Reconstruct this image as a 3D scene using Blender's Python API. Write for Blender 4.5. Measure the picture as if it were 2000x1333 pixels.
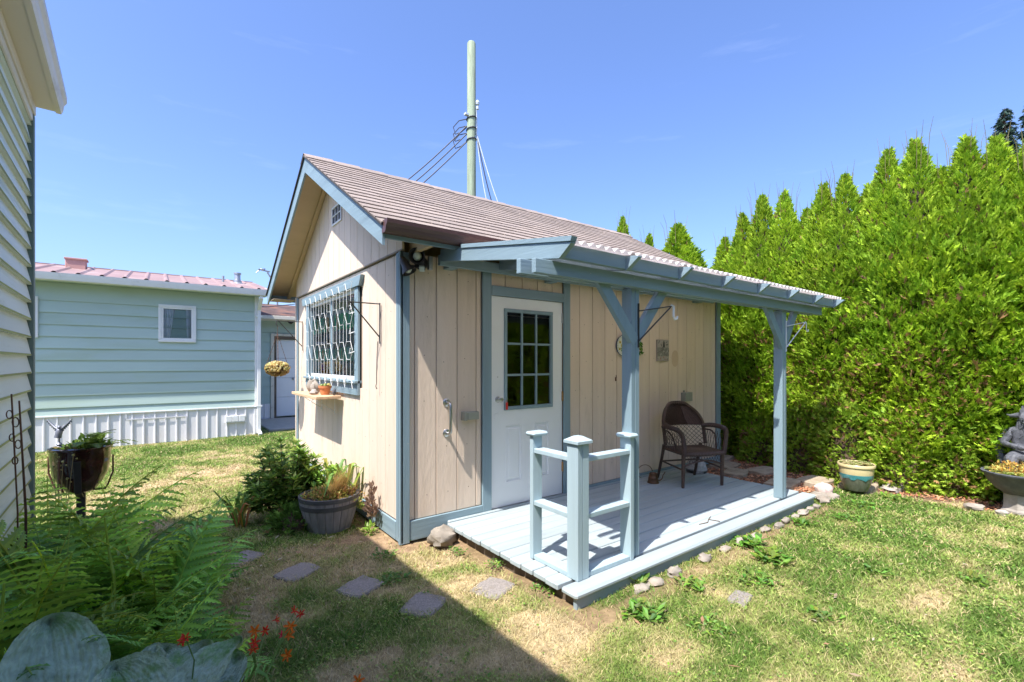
import bpy, math, random
import numpy as np
from mathutils import Vector, Matrix, noise as mnoise
random.seed(7); RNG = np.random.default_rng(11)
for o in list(bpy.data.objects): bpy.data.objects.remove(o)
SC = bpy.context.scene; COL = SC.collection; PI = math.pi
# ------------------------------------------------------------------ camera, world, sun, exposure
CAM = Vector((-1.591, -3.644, 1.516))
cd = bpy.data.cameras.new('camera'); cam = bpy.data.objects.new('camera', cd); COL.objects.link(cam)
cam.location = CAM; cam.rotation_euler = (PI/2, 0, math.radians(-37.05))
cd.sensor_width = 36; cd.lens = 16.49; cd.shift_y = 0.0203; cd.clip_start = 0.05; cd.clip_end = 2000
SC.camera = cam
SUN = Vector((-1, -0.33, 1.78)).normalized()
w = bpy.data.worlds.new('World'); SC.world = w; w.use_nodes = True
nt = w.node_tree; nt.nodes.clear()
sky = nt.nodes.new('ShaderNodeTexSky'); sky.sky_type = 'NISHITA'; sky.sun_disc = False
sky.sun_elevation = math.asin(SUN.z); sky.sun_rotation = math.atan2(SUN.x, SUN.y)
sky.altitude = 0; sky.air_density = 1.0; sky.dust_density = 2.2; sky.ozone_density = 2.2
bg = nt.nodes.new('ShaderNodeBackground'); bg.inputs[1].default_value = 0.15
wo = nt.nodes.new('ShaderNodeOutputWorld')
tc = nt.nodes.new('ShaderNodeTexCoord')
# thin cirrus wisps low over the horizon
mp = nt.nodes.new('ShaderNodeMapping'); mp.inputs['Scale'].default_value = (2.2, 2.2, 16)
nz = nt.nodes.new('ShaderNodeTexNoise'); nz.inputs['Scale'].default_value = 1.6; nz.inputs['Detail'].default_value = 6; nz.inputs['Roughness'].default_value = .6
rp = nt.nodes.new('ShaderNodeMapRange'); rp.inputs[1].default_value = .60; rp.inputs[2].default_value = .9; rp.inputs[4].default_value = .05
mx = nt.nodes.new('ShaderNodeMix'); mx.data_type = 'RGBA'; mx.inputs[7].default_value = (7.6, 8.0, 8.6, 1)
tint = nt.nodes.new('ShaderNodeMix'); tint.data_type = 'RGBA'; tint.blend_type = 'MULTIPLY'; tint.inputs[0].default_value = 1
tint.inputs[7].default_value = (.56, .64, .86, 1)
L_ = nt.links.new
L_(tc.outputs['Generated'], mp.inputs[0]); L_(mp.outputs[0], nz.inputs['Vector']); L_(nz.outputs[0], rp.inputs[0])
L_(sky.outputs[0], tint.inputs[6]); L_(tint.outputs[2], mx.inputs[6]); L_(rp.outputs[0], mx.inputs[0]); L_(mx.outputs[2], bg.inputs[0]); L_(bg.outputs[0], wo.inputs[0])
sl = bpy.data.lights.new('sun', 'SUN'); sl.energy = 3.5; sl.angle = math.radians(.53); sl.color = (1, .955, .88)
so = bpy.data.objects.new('sun', sl); COL.objects.link(so); so.rotation_euler = SUN.to_track_quat('Z', 'Y').to_euler(); so.location = (-8, -3, 14)
SC.view_settings.view_transform = 'Standard'; SC.view_settings.look = 'None'; SC.view_settings.gamma = 1
SC.view_settings.use_curve_mapping = False; SC.view_settings.exposure = 1.36
SC.cycles.max_bounces = 8; SC.cycles.transparent_max_bounces = 12

# ------------------------------------------------------------------ mesh helpers
class MB:
    def __init__(s): s.v = []; s.f = []; s.c = []; s.m = Matrix.Identity(4); s.col = None
    def add(s, vs, fs, col=None):
        n = len(s.v); m = s.m
        s.v += [tuple(m @ Vector(p)) for p in vs]; s.f += [tuple(i+n for i in f) for f in fs]
        s.c += [col or s.col or (1, 1, 1)]*len(fs); return s
    def box(s, a, b, c=0):
        (x0, y0, z0), (x1, y1, z1) = [min(p) for p in zip(a, b)], [max(p) for p in zip(a, b)]
        if c <= 0:
            return s.add([(x0,y0,z0),(x1,y0,z0),(x1,y1,z0),(x0,y1,z0),(x0,y0,z1),(x1,y0,z1),(x1,y1,z1),(x0,y1,z1)],
                [(0,3,2,1),(4,5,6,7),(0,1,5,4),(1,2,6,5),(2,3,7,6),(3,0,4,7)])
        c = min(c, (x1-x0)*.4, (y1-y0)*.4, (z1-z0)*.4)
        V = []; ix = {}
        X = (x0, x1); Y = (y0, y1); Z = (z0, z1)
        for i in (0,1):
            for j in (0,1):
                for k in (0,1):
                    sx, sy, sz = (1,-1)[i]*c, (1,-1)[j]*c, (1,-1)[k]*c
                    ix[i,j,k,0] = len(V); V.append((X[i], Y[j]+sy, Z[k]+sz))
                    ix[i,j,k,1] = len(V); V.append((X[i]+sx, Y[j], Z[k]+sz))
                    ix[i,j,k,2] = len(V); V.append((X[i]+sx, Y[j]+sy, Z[k]))
        Fs = []
        for i in (0,1):
            f = [ix[i,0,0,0], ix[i,1,0,0], ix[i,1,1,0], ix[i,0,1,0]]; Fs.append(f if i else f[::-1])
            f = [ix[0,i,0,1], ix[0,i,1,1], ix[1,i,1,1], ix[1,i,0,1]]; Fs.append(f if i else f[::-1])
            f = [ix[0,0,i,2], ix[1,0,i,2], ix[1,1,i,2], ix[0,1,i,2]]; Fs.append(f if i else f[::-1])
        for j in (0,1):
            for k in (0,1):
                Fs.append([ix[0,j,k,1], ix[1,j,k,1], ix[1,j,k,2], ix[0,j,k,2]])
                Fs.append([ix[j,0,k,0], ix[j,1,k,0], ix[j,1,k,2], ix[j,0,k,2]])
                Fs.append([ix[j,k,0,0], ix[j,k,1,0], ix[j,k,1,1], ix[j,k,0,1]])
        for i in (0,1):
            for j in (0,1):
                for k in (0,1): Fs.append([ix[i,j,k,0], ix[i,j,k,1], ix[i,j,k,2]])
        return s.add(V, Fs)
    def beam(s, p, q, w, h, c=.004, up=(0,0,1)):
        """rectangular bar from p to q, w across, h along up"""
        p = Vector(p); q = Vector(q); d = (q-p); L = d.length; d.normalize()
        u = Vector(up); x = d.cross(u).normalized(); u = x.cross(d)
        m0 = s.m; s.m = m0 @ Matrix.Translation(p) @ Matrix((x, d, u)).transposed().to_4x4()
        s.box((-w/2, 0, -h/2), (w/2, L, h/2), c); s.m = m0; return s
    def prism(s, pts, a, b, axis=1):
        """polygon pts (2-D) extruded from a to b along axis"""
        def P(u, v, t): return {0: (t,u,v), 1: (u,t,v), 2: (u,v,t)}[axis]
        n = len(pts); V = [P(*p, a) for p in pts]+[P(*p, b) for p in pts]
        F = [tuple(range(n))[::-1], tuple(range(n, 2*n))]+[(i, (i+1) % n, n+(i+1) % n, n+i) for i in range(n)]
        return s.add(V, F)
    def tube(s, pts, r, n=8, cap=True, closed=False):
        pts = [Vector(p) for p in pts]; N = len(pts); rs = r if isinstance(r, (list, tuple)) else [r]*N
        V = []; x = None
        for i, p in enumerate(pts):
            if closed: t = pts[(i+1) % N]-pts[i-1]
            else: t = pts[min(i+1, N-1)]-pts[max(i-1, 0)]
            t.normalize()
            if x is None: x = t.cross(Vector((0,0,1)) if abs(t.z) < .9 else Vector((1,0,0))).normalized()
            else: x = (x-t*x.dot(t)).normalized()
            y = t.cross(x)
            for k in range(n):
                a = 2*PI*k/n; V.append(p+(x*math.cos(a)+y*math.sin(a))*rs[i])
        F = []
        for i in range(N if closed else N-1):
            j = (i+1) % N
            for k in range(n): F.append((i*n+k, i*n+(k+1) % n, j*n+(k+1) % n, j*n+k))
        if cap and not closed: F.append(tuple(range(n))[::-1]); F.append(tuple((N-1)*n+k for k in range(n)))
        return s.add(V, F)
    def lathe(s, prof, c=(0,0,0), n=24, cap=True):
        V = []; m = len(prof)
        for (r, z) in prof:
            for k in range(n):
                a = 2*PI*k/n; V.append((c[0]+r*math.cos(a), c[1]+r*math.sin(a), c[2]+z))
        F = [(i*n+k, i*n+(k+1) % n, (i+1)*n+(k+1) % n, (i+1)*n+k) for i in range(m-1) for k in range(n)]
        if cap and prof[0][0] > 1e-4: F.append(tuple(range(n))[::-1])
        if cap and prof[-1][0] > 1e-4: F.append(tuple((m-1)*n+k for k in range(n)))
        return s.add(V, F)
    def blob(s, c, r, seed=0, rough=.25, n=10, m=7, fr=1.5):
        c = Vector(c); r = Vector(r) if hasattr(r, '__len__') else Vector((r, r, r)); V = []
        for i in range(m+1):
            th = PI*i/m
            for k in range(n):
                a = 2*PI*k/n; d = Vector((math.sin(th)*math.cos(a), math.sin(th)*math.sin(a), math.cos(th)))
                q = 1+rough*mnoise.noise(d*fr+Vector((seed*3.7, seed*1.3, seed*.7)))*1.6
                V.append(c+Vector((d.x*r.x, d.y*r.y, d.z*r.z))*q)
        F = [(i*n+k, (i+1)*n+k, (i+1)*n+(k+1) % n, i*n+(k+1) % n) for i in range(m) for k in range(n)]
        return s.add(V, F)
def mesh_np(name, V, F, C=None, m=None, smooth=False):
    me = bpy.data.meshes.new(name); me.from_pydata([tuple(p) for p in V] if not isinstance(V, np.ndarray) else V.tolist(), [], F if isinstance(F, list) else F.tolist())
    if C is not None:
        at = me.color_attributes.new('Col', 'FLOAT_COLOR', 'CORNER')
        cnt = np.empty(len(me.polygons), dtype=np.int32); me.polygons.foreach_get('loop_total', cnt)
        C = np.asarray(C, dtype=np.float32); C = np.concatenate([C, np.ones((len(C), 1), np.float32)], 1)
        at.data.foreach_set('color', np.repeat(C, cnt, axis=0).ravel())
    if m: me.materials.append(m)
    if smooth: me.polygons.foreach_set('use_smooth', [True]*len(me.polygons))
    me.update(); return me
WL = {}
def thing(name, label, cat, loc=(0,0,0), rz=0, group=None):
    o = bpy.data.objects.new(name, None); COL.objects.link(o); o.location = loc; o.rotation_euler = (0,0,rz)
    o.empty_display_size = .1; o['label'] = label; o['category'] = cat
    if group: o['group'] = group
    WL[o] = (Vector(loc) if rz == 0 else Vector((0,0,0))); return o
def obj(name, mb, m, parent=None, smooth=False, label=None, bevel=0):
    off = WL.get(parent, Vector((0,0,0))) if parent else Vector((0,0,0))
    V = [(p[0]-off.x, p[1]-off.y, p[2]-off.z) for p in mb.v]
    usec = any(c != (1,1,1) for c in mb.c)
    me = mesh_np(name, V, mb.f, mb.c if usec else None, m, smooth)
    o = bpy.data.objects.new(name, me); COL.objects.link(o)
    if parent: o.parent = parent
    WL[o] = off
    if label: o['label'] = label
    if smooth: 
        es = o.modifiers.new('edges', 'EDGE_SPLIT'); es.split_angle = math.radians(50)
    return o
def tag(o, label, cat, group=None, kind=None):
    if label: o['label'] = label
    if cat: o['category'] = cat
    if group: o['group'] = group
    if kind: o['kind'] = kind
    return o
def link(name, me, parent=None, loc=(0,0,0), rot=(0,0,0), sc=(1,1,1)):
    o = bpy.data.objects.new(name, me); COL.objects.link(o); o.location = loc; o.rotation_euler = rot; o.scale = sc if hasattr(sc, '__len__') else (sc,)*3
    if parent: o.parent = parent
    return o
def copy_tree(o, parent=None):
    c = o.copy(); COL.objects.link(c); c.parent = parent
    for ch in o.children: copy_tree(ch, c)
    return c
def R2(a): return Matrix.Rotation(a, 4, 'Z')

# ------------------------------------------------------------------ materials
def mat(name, col, rough=.6, var=.12, vs=(1,1,1), vscale=3., bump=0, bs=(1,1,1), bscale=40., dirt=None, damt=.3, ds=(1,1,1), dscale=2.5, dthr=.55,
        metal=0, rand=0, attr=False, transl=0, spec=.5, alpha=1, wave=None, coord='Object', coat=0, chip=None, detail=4):
    m = bpy.data.materials.new(name); m.use_nodes = True; t = m.node_tree; N = t.nodes; l = t.links.new
    b = N['Principled BSDF']; out = N['Material Output']
    b.inputs['Roughness'].default_value = rough; b.inputs['Metallic'].default_value = metal; b.inputs['Specular IOR Level'].default_value = spec
    b.inputs['Coat Weight'].default_value = coat
    tc = N.new('ShaderNodeTexCoord')
    oi = N.new('ShaderNodeObjectInfo')
    ad = N.new('ShaderNodeVectorMath'); ad.operation = 'MULTIPLY_ADD'   # shift the pattern per object
    cb = N.new('ShaderNodeCombineXYZ'); l(oi.outputs['Random'], cb.inputs[0]); l(oi.outputs['Random'], cb.inputs[1]); l(oi.outputs['Random'], cb.inputs[2])
    ad.inputs[1].default_value = (17, 11, 5); l(cb.outputs[0], ad.inputs[0]); l(tc.outputs[coord], ad.inputs[2])
    def nse(scale, v, det=detail, rg=.55):
        mp = N.new('ShaderNodeMapping'); mp.inputs['Scale'].default_value = v; l(ad.outputs[0], mp.inputs[0])
        n = N.new('ShaderNodeTexNoise'); n.inputs['Scale'].default_value = scale; n.inputs['Detail'].default_value = det; n.inputs['Roughness'].default_value = rg
        l(mp.outputs[0], n.inputs['Vector']); return n
    n1 = nse(vscale, vs)
    mr = N.new('ShaderNodeMapRange'); mr.inputs[1].default_value = .25; mr.inputs[2].default_value = .75; mr.inputs[3].default_value = 1-var; mr.inputs[4].default_value = 1+var
    l(n1.outputs[0], mr.inputs[0]); val = mr.outputs[0]
    if rand:
        m2 = N.new('ShaderNodeMapRange'); m2.inputs[3].default_value = 1-rand; m2.inputs[4].default_value = 1+rand; l(oi.outputs['Random'], m2.inputs[0])
        mm = N.new('ShaderNodeMath'); mm.operation = 'MULTIPLY'; l(val, mm.inputs[0]); l(m2.outputs[0], mm.inputs[1]); val = mm.outputs[0]
    vm = N.new('ShaderNodeVectorMath'); vm.operation = 'SCALE'; l(val, vm.inputs['Scale'])
    if attr:
        va = N.new('ShaderNodeVertexColor'); va.layer_name = 'Col'
        m3 = N.new('ShaderNodeVectorMath'); m3.operation = 'MULTIPLY'; m3.inputs[1].default_value = col; l(va.outputs[0], m3.inputs[0]); l(m3.outputs[0], vm.inputs[0])
    else: vm.inputs[0].default_value = col
    c = vm.outputs[0]
    if dirt:
        n2 = nse(dscale, ds, 7, .65)
        r2 = N.new('ShaderNodeMapRange'); r2.inputs[1].default_value = dthr; r2.inputs[2].default_value = dthr+.16; r2.inputs[4].default_value = damt; l(n2.outputs[0], r2.inputs[0])
        mx = N.new('ShaderNodeMix'); mx.data_type = 'RGBA'; mx.inputs[7].default_value = (*dirt, 1); l(r2.outputs[0], mx.inputs[0]); l(c, mx.inputs[6]); c = mx.outputs[2]
    if chip:
        n4 = nse(38, (1,1,1), 3, .5)
        r4 = N.new('ShaderNodeMapRange'); r4.inputs[1].default_value = .735; r4.inputs[2].default_value = .755; r4.inputs[4].default_value = .8; l(n4.outputs[0], r4.inputs[0])
        mx4 = N.new('ShaderNodeMix'); mx4.data_type = 'RGBA'; mx4.inputs[7].default_value = (*chip, 1); l(r4.outputs[0], mx4.inputs[0]); l(c, mx4.inputs[6]); c = mx4.outputs[2]
    l(c, b.inputs['Base Color'])
    if bump:
        n3 = nse(bscale, bs, 5, .6)
        bp = N.new('ShaderNodeBump'); bp.inputs['Distance'].default_value = bump; bp.inputs['Strength'].default_value = 1
        l(n3.outputs[0], bp.inputs['Height']); l(bp.outputs[0], b.inputs['Normal'])
    if transl:
        tr = N.new('ShaderNodeBsdfTranslucent'); l(c, tr.inputs[0]); ms = N.new('ShaderNodeMixShader'); ms.inputs[0].default_value = transl
        l(b.outputs[0], ms.inputs[1]); l(tr.outputs[0], ms.inputs[2]); l(ms.outputs[0], out.inputs[0])
    return m
def glass(name, tint=(.75,.8,.8), refl=1.0, rough=.01, trans=.85, ior=1.58):
    m = bpy.data.materials.new(name); m.use_nodes = True; t = m.node_tree; N = t.nodes; l = t.links.new; N.remove(N['Principled BSDF'])
    fr = N.new('ShaderNodeFresnel'); fr.inputs[0].default_value = ior
    g = N.new('ShaderNodeBsdfGlossy'); g.inputs['Roughness'].default_value = rough; g.inputs[0].default_value = (refl,)*3+(1,)
    tr = N.new('ShaderNodeBsdfTransparent'); tr.inputs[0].default_value = (*[x*trans for x in tint], 1)
    tc = N.new('ShaderNodeTexCoord'); n = N.new('ShaderNodeTexNoise'); n.inputs['Scale'].default_value = 2.5; bp = N.new('ShaderNodeBump'); bp.inputs['Distance'].default_value = .004
    l(tc.outputs['Object'], n.inputs['Vector']); l(n.outputs[0], bp.inputs['Height']); l(bp.outputs[0], g.inputs['Normal'])
    ms = N.new('ShaderNodeMixShader'); l(fr.outputs[0], ms.inputs[0]); l(tr.outputs[0], ms.inputs[1]); l(g.outputs[0], ms.inputs[2]); l(ms.outputs[0], N['Material Output'].inputs[0])
    return m
V_ = (1, 1, .06); HX = (.06, 1, 1); HY = (1, .06, 1)
BLUE = (.215, .300, .345)
M = dict(
 beige=mat('beige_siding_paint', (.70, .56, .445), .75, .07, V_, 9, .0040, (1, 1, .30), 30, (.47,.37,.27), .45, (1,1,.22), 6, .57, rand=.035, chip=(.40,.30,.22)),
 groove=mat('siding_groove', (.30, .23, .17), .9, .1),
 band=mat('seam_trim', (.30,.25,.20), .8, .1),
 soffit=mat('beige_soffit_board', (.58,.43,.26), .7, .06, HX, 6, .0008, HX, 40, (.40,.28,.16), .3, dscale=4),
 blue_v=mat('blue_trim_upright', BLUE, .6, .12, V_, 9, .0022, V_, 50, (.15,.21,.25), .55, V_, 12, .55, chip=(.40,.42,.40)),
 blue_x=mat('blue_trim_along_x', BLUE, .6, .12, HX, 9, .0022, HX, 50, (.15,.21,.25), .55, HX, 12, .55, chip=(.40,.42,.40)),
 blue_y=mat('blue_trim_along_y', BLUE, .6, .12, HY, 9, .0022, HY, 50, (.15,.21,.25), .55, HY, 12, .55, chip=(.40,.42,.40)),
 pale_v=mat('pale_blue_rail_paint', (.36,.46,.50), .55, .10, V_, 9, .0022, V_, 50, (.20,.28,.33), .5, V_, 12, .56, chip=(.5,.5,.46)),
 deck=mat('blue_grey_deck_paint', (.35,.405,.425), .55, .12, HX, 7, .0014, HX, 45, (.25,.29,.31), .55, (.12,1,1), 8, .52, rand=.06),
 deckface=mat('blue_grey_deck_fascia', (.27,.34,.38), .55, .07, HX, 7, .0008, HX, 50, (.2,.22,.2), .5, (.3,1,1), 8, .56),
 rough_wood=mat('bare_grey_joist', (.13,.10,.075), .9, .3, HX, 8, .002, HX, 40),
 shingle=mat('brown_asphalt_shingle', (.29,.232,.195), .92, .26, (1,1,1), 60, .0016, (1,1,1), 260, (.20,.155,.14), .5, (.4,1,1), 4, .52, rand=.13),
 shingle_edge=mat('dark_shingle_edge', (.055,.05,.05), .9, .2),
 gutter=mat('brown_gutter_paint', (.10,.048,.04), .45, .18, HX, 5, .0006, HX, 20, (.22,.15,.13), .4, (.2,1,1), 8, .56),
 white=mat('white_door_paint', (.78,.79,.80), .42, .015, bump=.0002, bscale=12, dirt=(.66,.66,.65), damt=.25, dscale=2),
 white_trim=mat('white_vinyl', (.76,.76,.76), .45, .03, dirt=(.5,.5,.46), damt=.4, dscale=4),
 skirt=mat('white_ribbed_skirting', (.74,.73,.74), .5, .04, (1,1,.3), 2, dirt=(.52,.47,.38), damt=.35, ds=(1,1,.4), dscale=2.6, dthr=.54),
 cream=mat('weathered_white_gutter', (.66,.62,.53), .5, .06, HY, 4, 0, dirt=(.36,.27,.16), damt=.6, ds=(1,.3,1), dscale=6, dthr=.57),
 soff_l=mat('cream_metal_soffit', (.66,.61,.52), .55, .05, HY, 3, .0006, HY, 20, (.4,.3,.18), .4, dscale=5, dthr=.6),
 green=mat('pale_green_lap_siding', (.41,.52,.485), .6, .05, (.3,1,1), 3, .0007, (.1,1,1), 60, (.33,.42,.26), .45, (.25,1,1), 1.6, .52, rand=.025),
 green_l=mat('pale_green_lap_siding_near', (.66,.73,.67), .55, .05, (1,.2,1), 3, .0010, (1,.1,1), 40, (.33,.38,.18), .55, (1,.22,3), 3.5, .54, rand=.03),
 algae=mat('algae_on_board_edge', (.33,.37,.13), .8, .2, (1,.2,1), 6, dirt=(.25,.2,.1), damt=.6, dscale=7),
 corner=mat('grey_green_corner_post', (.16,.22,.20), .5, .08, V_, 4),
 redroof=mat('red_metal_roof', (.29,.185,.165), .55, .12, (1,.3,1), 3, dirt=(.42,.31,.28), damt=.6, dscale=1.5, dthr=.5),
 dark_roof=mat('dark_moss_roof', (.10,.06,.05), .9, .5, bump=.004, bscale=30, dirt=(.22,.09,.04), damt=.7, dscale=3, dthr=.5),
 steel=mat('brushed_steel', (.55,.55,.55), .3, .06, metal=1),
 brass=mat('rusty_brass', (.50,.28,.12), .4, .3, metal=.7, vscale=40),
 galv=mat('galvanised_metal', (.42,.43,.44), .45, .15, metal=.8, vscale=20),
 iron=mat('black_wrought_iron', (.03,.028,.03), .5, .3, vscale=30),
 rust=mat('rusty_brown_iron', (.12,.055,.03), .8, .4, vscale=30),
 wire=mat('white_coated_wire', (.82,.82,.8), .4, .02),
 grey_box=mat('grey_plastic_box', (.30,.30,.25), .5, .05),
 lamp_grey=mat('dark_bronze_lamp', (.045,.038,.042), .4, .2, vscale=20),
 bulb=mat('frosted_bulb', (.62,.66,.60), .15, .03),
 shelf=mat('bare_pine_shelf', (.60,.40,.24), .6, .18, HY, 20, .0006, HY, 60, (.45,.26,.13), .5, HY, 9, .55),
 terracotta=mat('terracotta', (.55,.20,.08), .75, .1, vscale=20),
 rock=mat('grey_beige_rock', (.36,.32,.28), .9, .3, vscale=12, bump=.006, bscale=20, rand=.2, dirt=(.2,.17,.13), damt=.5),
 rock_pale=mat('pale_rubble', (.30,.26,.215), .9, .25, vscale=12, bump=.006, bscale=25, rand=.15, dirt=(.3,.22,.15), damt=.5),
 paver=mat('pebbled_concrete_paver', (.25,.22,.20), .85, .35, vscale=90, bump=.003, bscale=120, dirt=(.15,.12,.08), damt=.5, dscale=6),
 tan_paver=mat('tan_paver', (.36,.29,.21), .9, .25, vscale=14, bump=.003, bscale=50, dirt=(.2,.13,.08), damt=.6, dscale=5, dthr=.5),
 concrete=mat('concrete', (.36,.34,.31), .9, .15, vscale=10, bump=.002, bscale=50),
 wicker=mat('dark_brown_wicker', (.075,.042,.032), .45, .35, (1,1,1), 60, .0030, (1,1,1), 110, rand=.06),
 copper=mat('aged_copper', (.16,.085,.045), .4, .3, metal=.6, vscale=15),
 pole=mat('green_treated_pole', (.30,.36,.25), .85, .30, V_, 24, .010, V_, 40, (.17,.15,.10), .75, V_, 9, .56),
 cable=mat('dark_cable', (.03,.035,.06), .6, .1),
 cable_w=mat('pale_cable', (.55,.6,.68), .6, .1),
 soil=mat('potting_soil', (.06,.04,.028), .95, .4, vscale=40, bump=.01, bscale=60),
 mulch=mat('bark_chip', (.27,.145,.085), .9, .35, vscale=15, rand=.3, attr=True),
 barrel=mat('weathered_barrel_stave', (.27,.25,.26), .7, .22, V_, 30, .0012, V_, 60, (.12,.11,.11), .5, V_, 14, .55, rand=.1),
 band_b=mat('dark_barrel_hoop', (.075,.075,.08), .6, .2),
 dark_glaze=mat('dark_brown_glaze', (.035,.012,.010), .12, .5, vscale=4, dirt=(.10,.035,.03), damt=.7, dscale=3, dthr=.5, coat=.6),
 yglaze=mat('cream_yellow_glaze', (.62,.52,.28), .25, .1, vscale=8, coat=.4, dirt=(.4,.33,.15), damt=.4, dscale=9),
 gglaze=mat('grey_green_glaze', (.13,.14,.10), .3, .35, (1,1,.3), 30, coat=.3, dirt=(.22,.21,.15), damt=.5, dscale=14),
 tglaze=mat('turquoise_drip_glaze', (.06,.26,.28), .25, .3, vscale=14, coat=.4),
 stone_dk=mat('dark_grey_cast_stone', (.085,.088,.10), .6, .3, vscale=14, bump=.004, bscale=40, dirt=(.25,.25,.26), damt=.4, dscale=10),
 figurine=mat('pewter_figurine', (.20,.21,.25), .45, .2, metal=.4, vscale=20),
 pinkrock=mat('painted_rock', (.55,.42,.38), .7, .25, vscale=12, dirt=(.75,.73,.7), damt=.9, dscale=8, dthr=.5),
 red=mat('red_tag', (.65,.03,.03), .4), gold=mat('gold_label', (.6,.42,.12), .5),
 plate=mat('white_ceramic_plate', (.78,.77,.72), .2, .04, coat=.3, attr=True), tile=mat('stone_relief_tile', (1,1,1), .7, .12, attr=True, vscale=60),
 sg=mat('stained_glass', (1,1,1), .15, .25, attr=True, vscale=14, transl=.4),
 leaf=mat('leaf', (1,1,1), .45, .10, attr=True, transl=.32, vscale=20, spec=.35, rand=.10),
 frond=mat('fern_frond', (1,1,1), .5, .20, attr=True, transl=.25, vscale=9, spec=.3, rand=.50),
 cedar=mat('cedar_spray', (1,1,1), .55, .15, attr=True, transl=.30, vscale=1.6, spec=.25, rand=.07),
 grass=mat('grass_blade', (1,1,1), .6, .06, attr=True, transl=.25, vscale=5, spec=.2),
 bark=mat('bark', (.12,.075,.05), .9, .4, V_, 12, .008, V_, 20),
 hosta=mat('hosta_leaf', (.42,.52,.37), .6, .22, (1,.6,1), 48, .016, (1,.7,1), 34, (.16,.32,.06), .9, (1,1,1), 6, .52, transl=.10, rand=.12, spec=.3),
 corrug=mat('weathered_corrugated_sheet', (.84,.79,.77), .5, .06, vscale=5, transl=.62, dirt=(.45,.37,.34), damt=.4, dscale=8, dthr=.55),
 bag=mat('clear_plastic_bag', (.42,.42,.45), .2, .3, vscale=30, bump=.01, bscale=25),
 curtain=mat('pale_curtain', (.60,.62,.66), .8, .5, (1,1,.02), 16),
 interior=mat('panelling_and_room_shade', (.10,.07,.05), .9, .2), floor_in=mat('interior_floor', (.15,.11,.08), .8, .2),
 sedum=mat('sedum', (1,1,1), .5, .15, attr=True, vscale=30, transl=.15, rand=.05),
)
M['glass'] = glass('door_glass'); M['glass_dark'] = glass('window_glass', (.8,.85,.85), 1, .01, .95, 1.38)
# ------------------------------------------------------------------ numpy noise for ground colour
_T = RNG.random((256, 256))
def vn(x, y):
    xi = np.floor(x).astype(int); yi = np.floor(y).astype(int); fx = x-xi; fy = y-yi
    fx = fx*fx*(3-2*fx); fy = fy*fy*(3-2*fy); g = lambda a, b: _T[a & 255, b & 255]
    return (g(xi,yi)*(1-fx)+g(xi+1,yi)*fx)*(1-fy)+(g(xi,yi+1)*(1-fx)+g(xi+1,yi+1)*fx)*fy
def fbm(x, y, o=4):
    s = 0; a = .5
    for i in range(o): s = s+a*vn(x*2**i+i*13.7, y*2**i+i*7.1); a *= .5
    return s/(1-.5**o)
def sstep(a, b, x): t = np.clip((x-a)/(b-a), 0, 1); return t*t*(3-2*t)
def seg_d(x, y, a, b):
    ax, ay = a; bx, by = b; t = np.clip(((x-ax)*(bx-ax)+(y-ay)*(by-ay))/((bx-ax)**2+(by-ay)**2), 0, 1)
    return np.hypot(x-ax-t*(bx-ax), y-ay-t*(by-ay))
def dryness(x, y):
    d = (fbm(x*1.1+3, y*1.1+9)-.5)*1.9+.36 + (fbm(x*4.5, y*4.5)-.5)*1.5
    d = d+.25*np.exp(-(seg_d(x, y, (.25,-.35), (.2,-1.3))/.45)**2)+.3*np.exp(-(seg_d(x, y, (.3,-1.75), (1.2,-2.0))/.35)**2)
    d = d+.35*np.exp(-(((x+1.4)/1.3)**2+((y-3.6)/1.3)**2))+.06*np.exp(-(seg_d(x, y, (0,-2.2), (1.2,-2.9))/.5)**2)
    d = d-.30*np.exp(-(((x+1)/1.6)**2+((y-6.4)/.8)**2))-.35*np.exp(-(((x-2.6)/1.3)**2+((y+2.6)/.5)**2))-.22*np.exp(-(((x+.6)/.9)**2+((y+1.6)/.8)**2))
    return d
def bare(x, y):
    b = np.exp(-(seg_d(x, y, (.42,-.1), (.45,-1.75))/.13)**2)*1.0+.8*np.exp(-(seg_d(x, y, (.45,-1.75), (4.0,-1.72))/.09)**2)
    b = b+.9*np.exp(-(seg_d(x, y, (-.06,0), (-.06,3.6))/.12)**2)+.9*np.exp(-(seg_d(x, y, (0,-.1), (.42,-.1))/.14)**2)
    b = b+.8*np.exp(-(((x+.35)/.35)**2+((y-.35)/.2)**2))+.7*np.exp(-(seg_d(x, y, (5.2,-1.9), (5.6,-3.4))/.22)**2)
    b = b+.45*sstep(.58, .78, fbm(x*3.1+40, y*3.1+11))+.8*np.exp(-(seg_d(x, y, (-3,7.25), (0.2,7.25))/.07)**2)
    return np.clip(b, 0, 1)
def in_mulch(x, y):
    e = .08*np.sin(y*7)+.05*np.sin(y*17+1)
    a = (x > 4.02+e*.3) & (y > -1.42+.10*np.sin(x*5)) & (x < 7.2) & (y < 5)
    b = (x > 5.15+e-.12*(y+2)) & (y <= -1.2)
    return a | b
def in_bed(x, y): return (x < -1.35+.12*np.sin(y*5)) & (y < 1.2) & (y > -3.2)
def gcol(x, y):
    """albedo of the lawn at points"""
    d = dryness(x, y)[:, None]; b = bare(x, y)[:, None]; f = fbm(x*30, y*30)[:, None]
    g1 = np.array([.10,.15,.035]); g2 = np.array([.27,.28,.10]); st = np.array([.50,.39,.22]); so = np.array([.33,.21,.13])
    c = g1+(g2-g1)*sstep(.15,.52,d); c = c+(st-c)*sstep(.52,.92,d); c = c+(so-c)*b*.8
    return c*(.7+.6*f)
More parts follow.
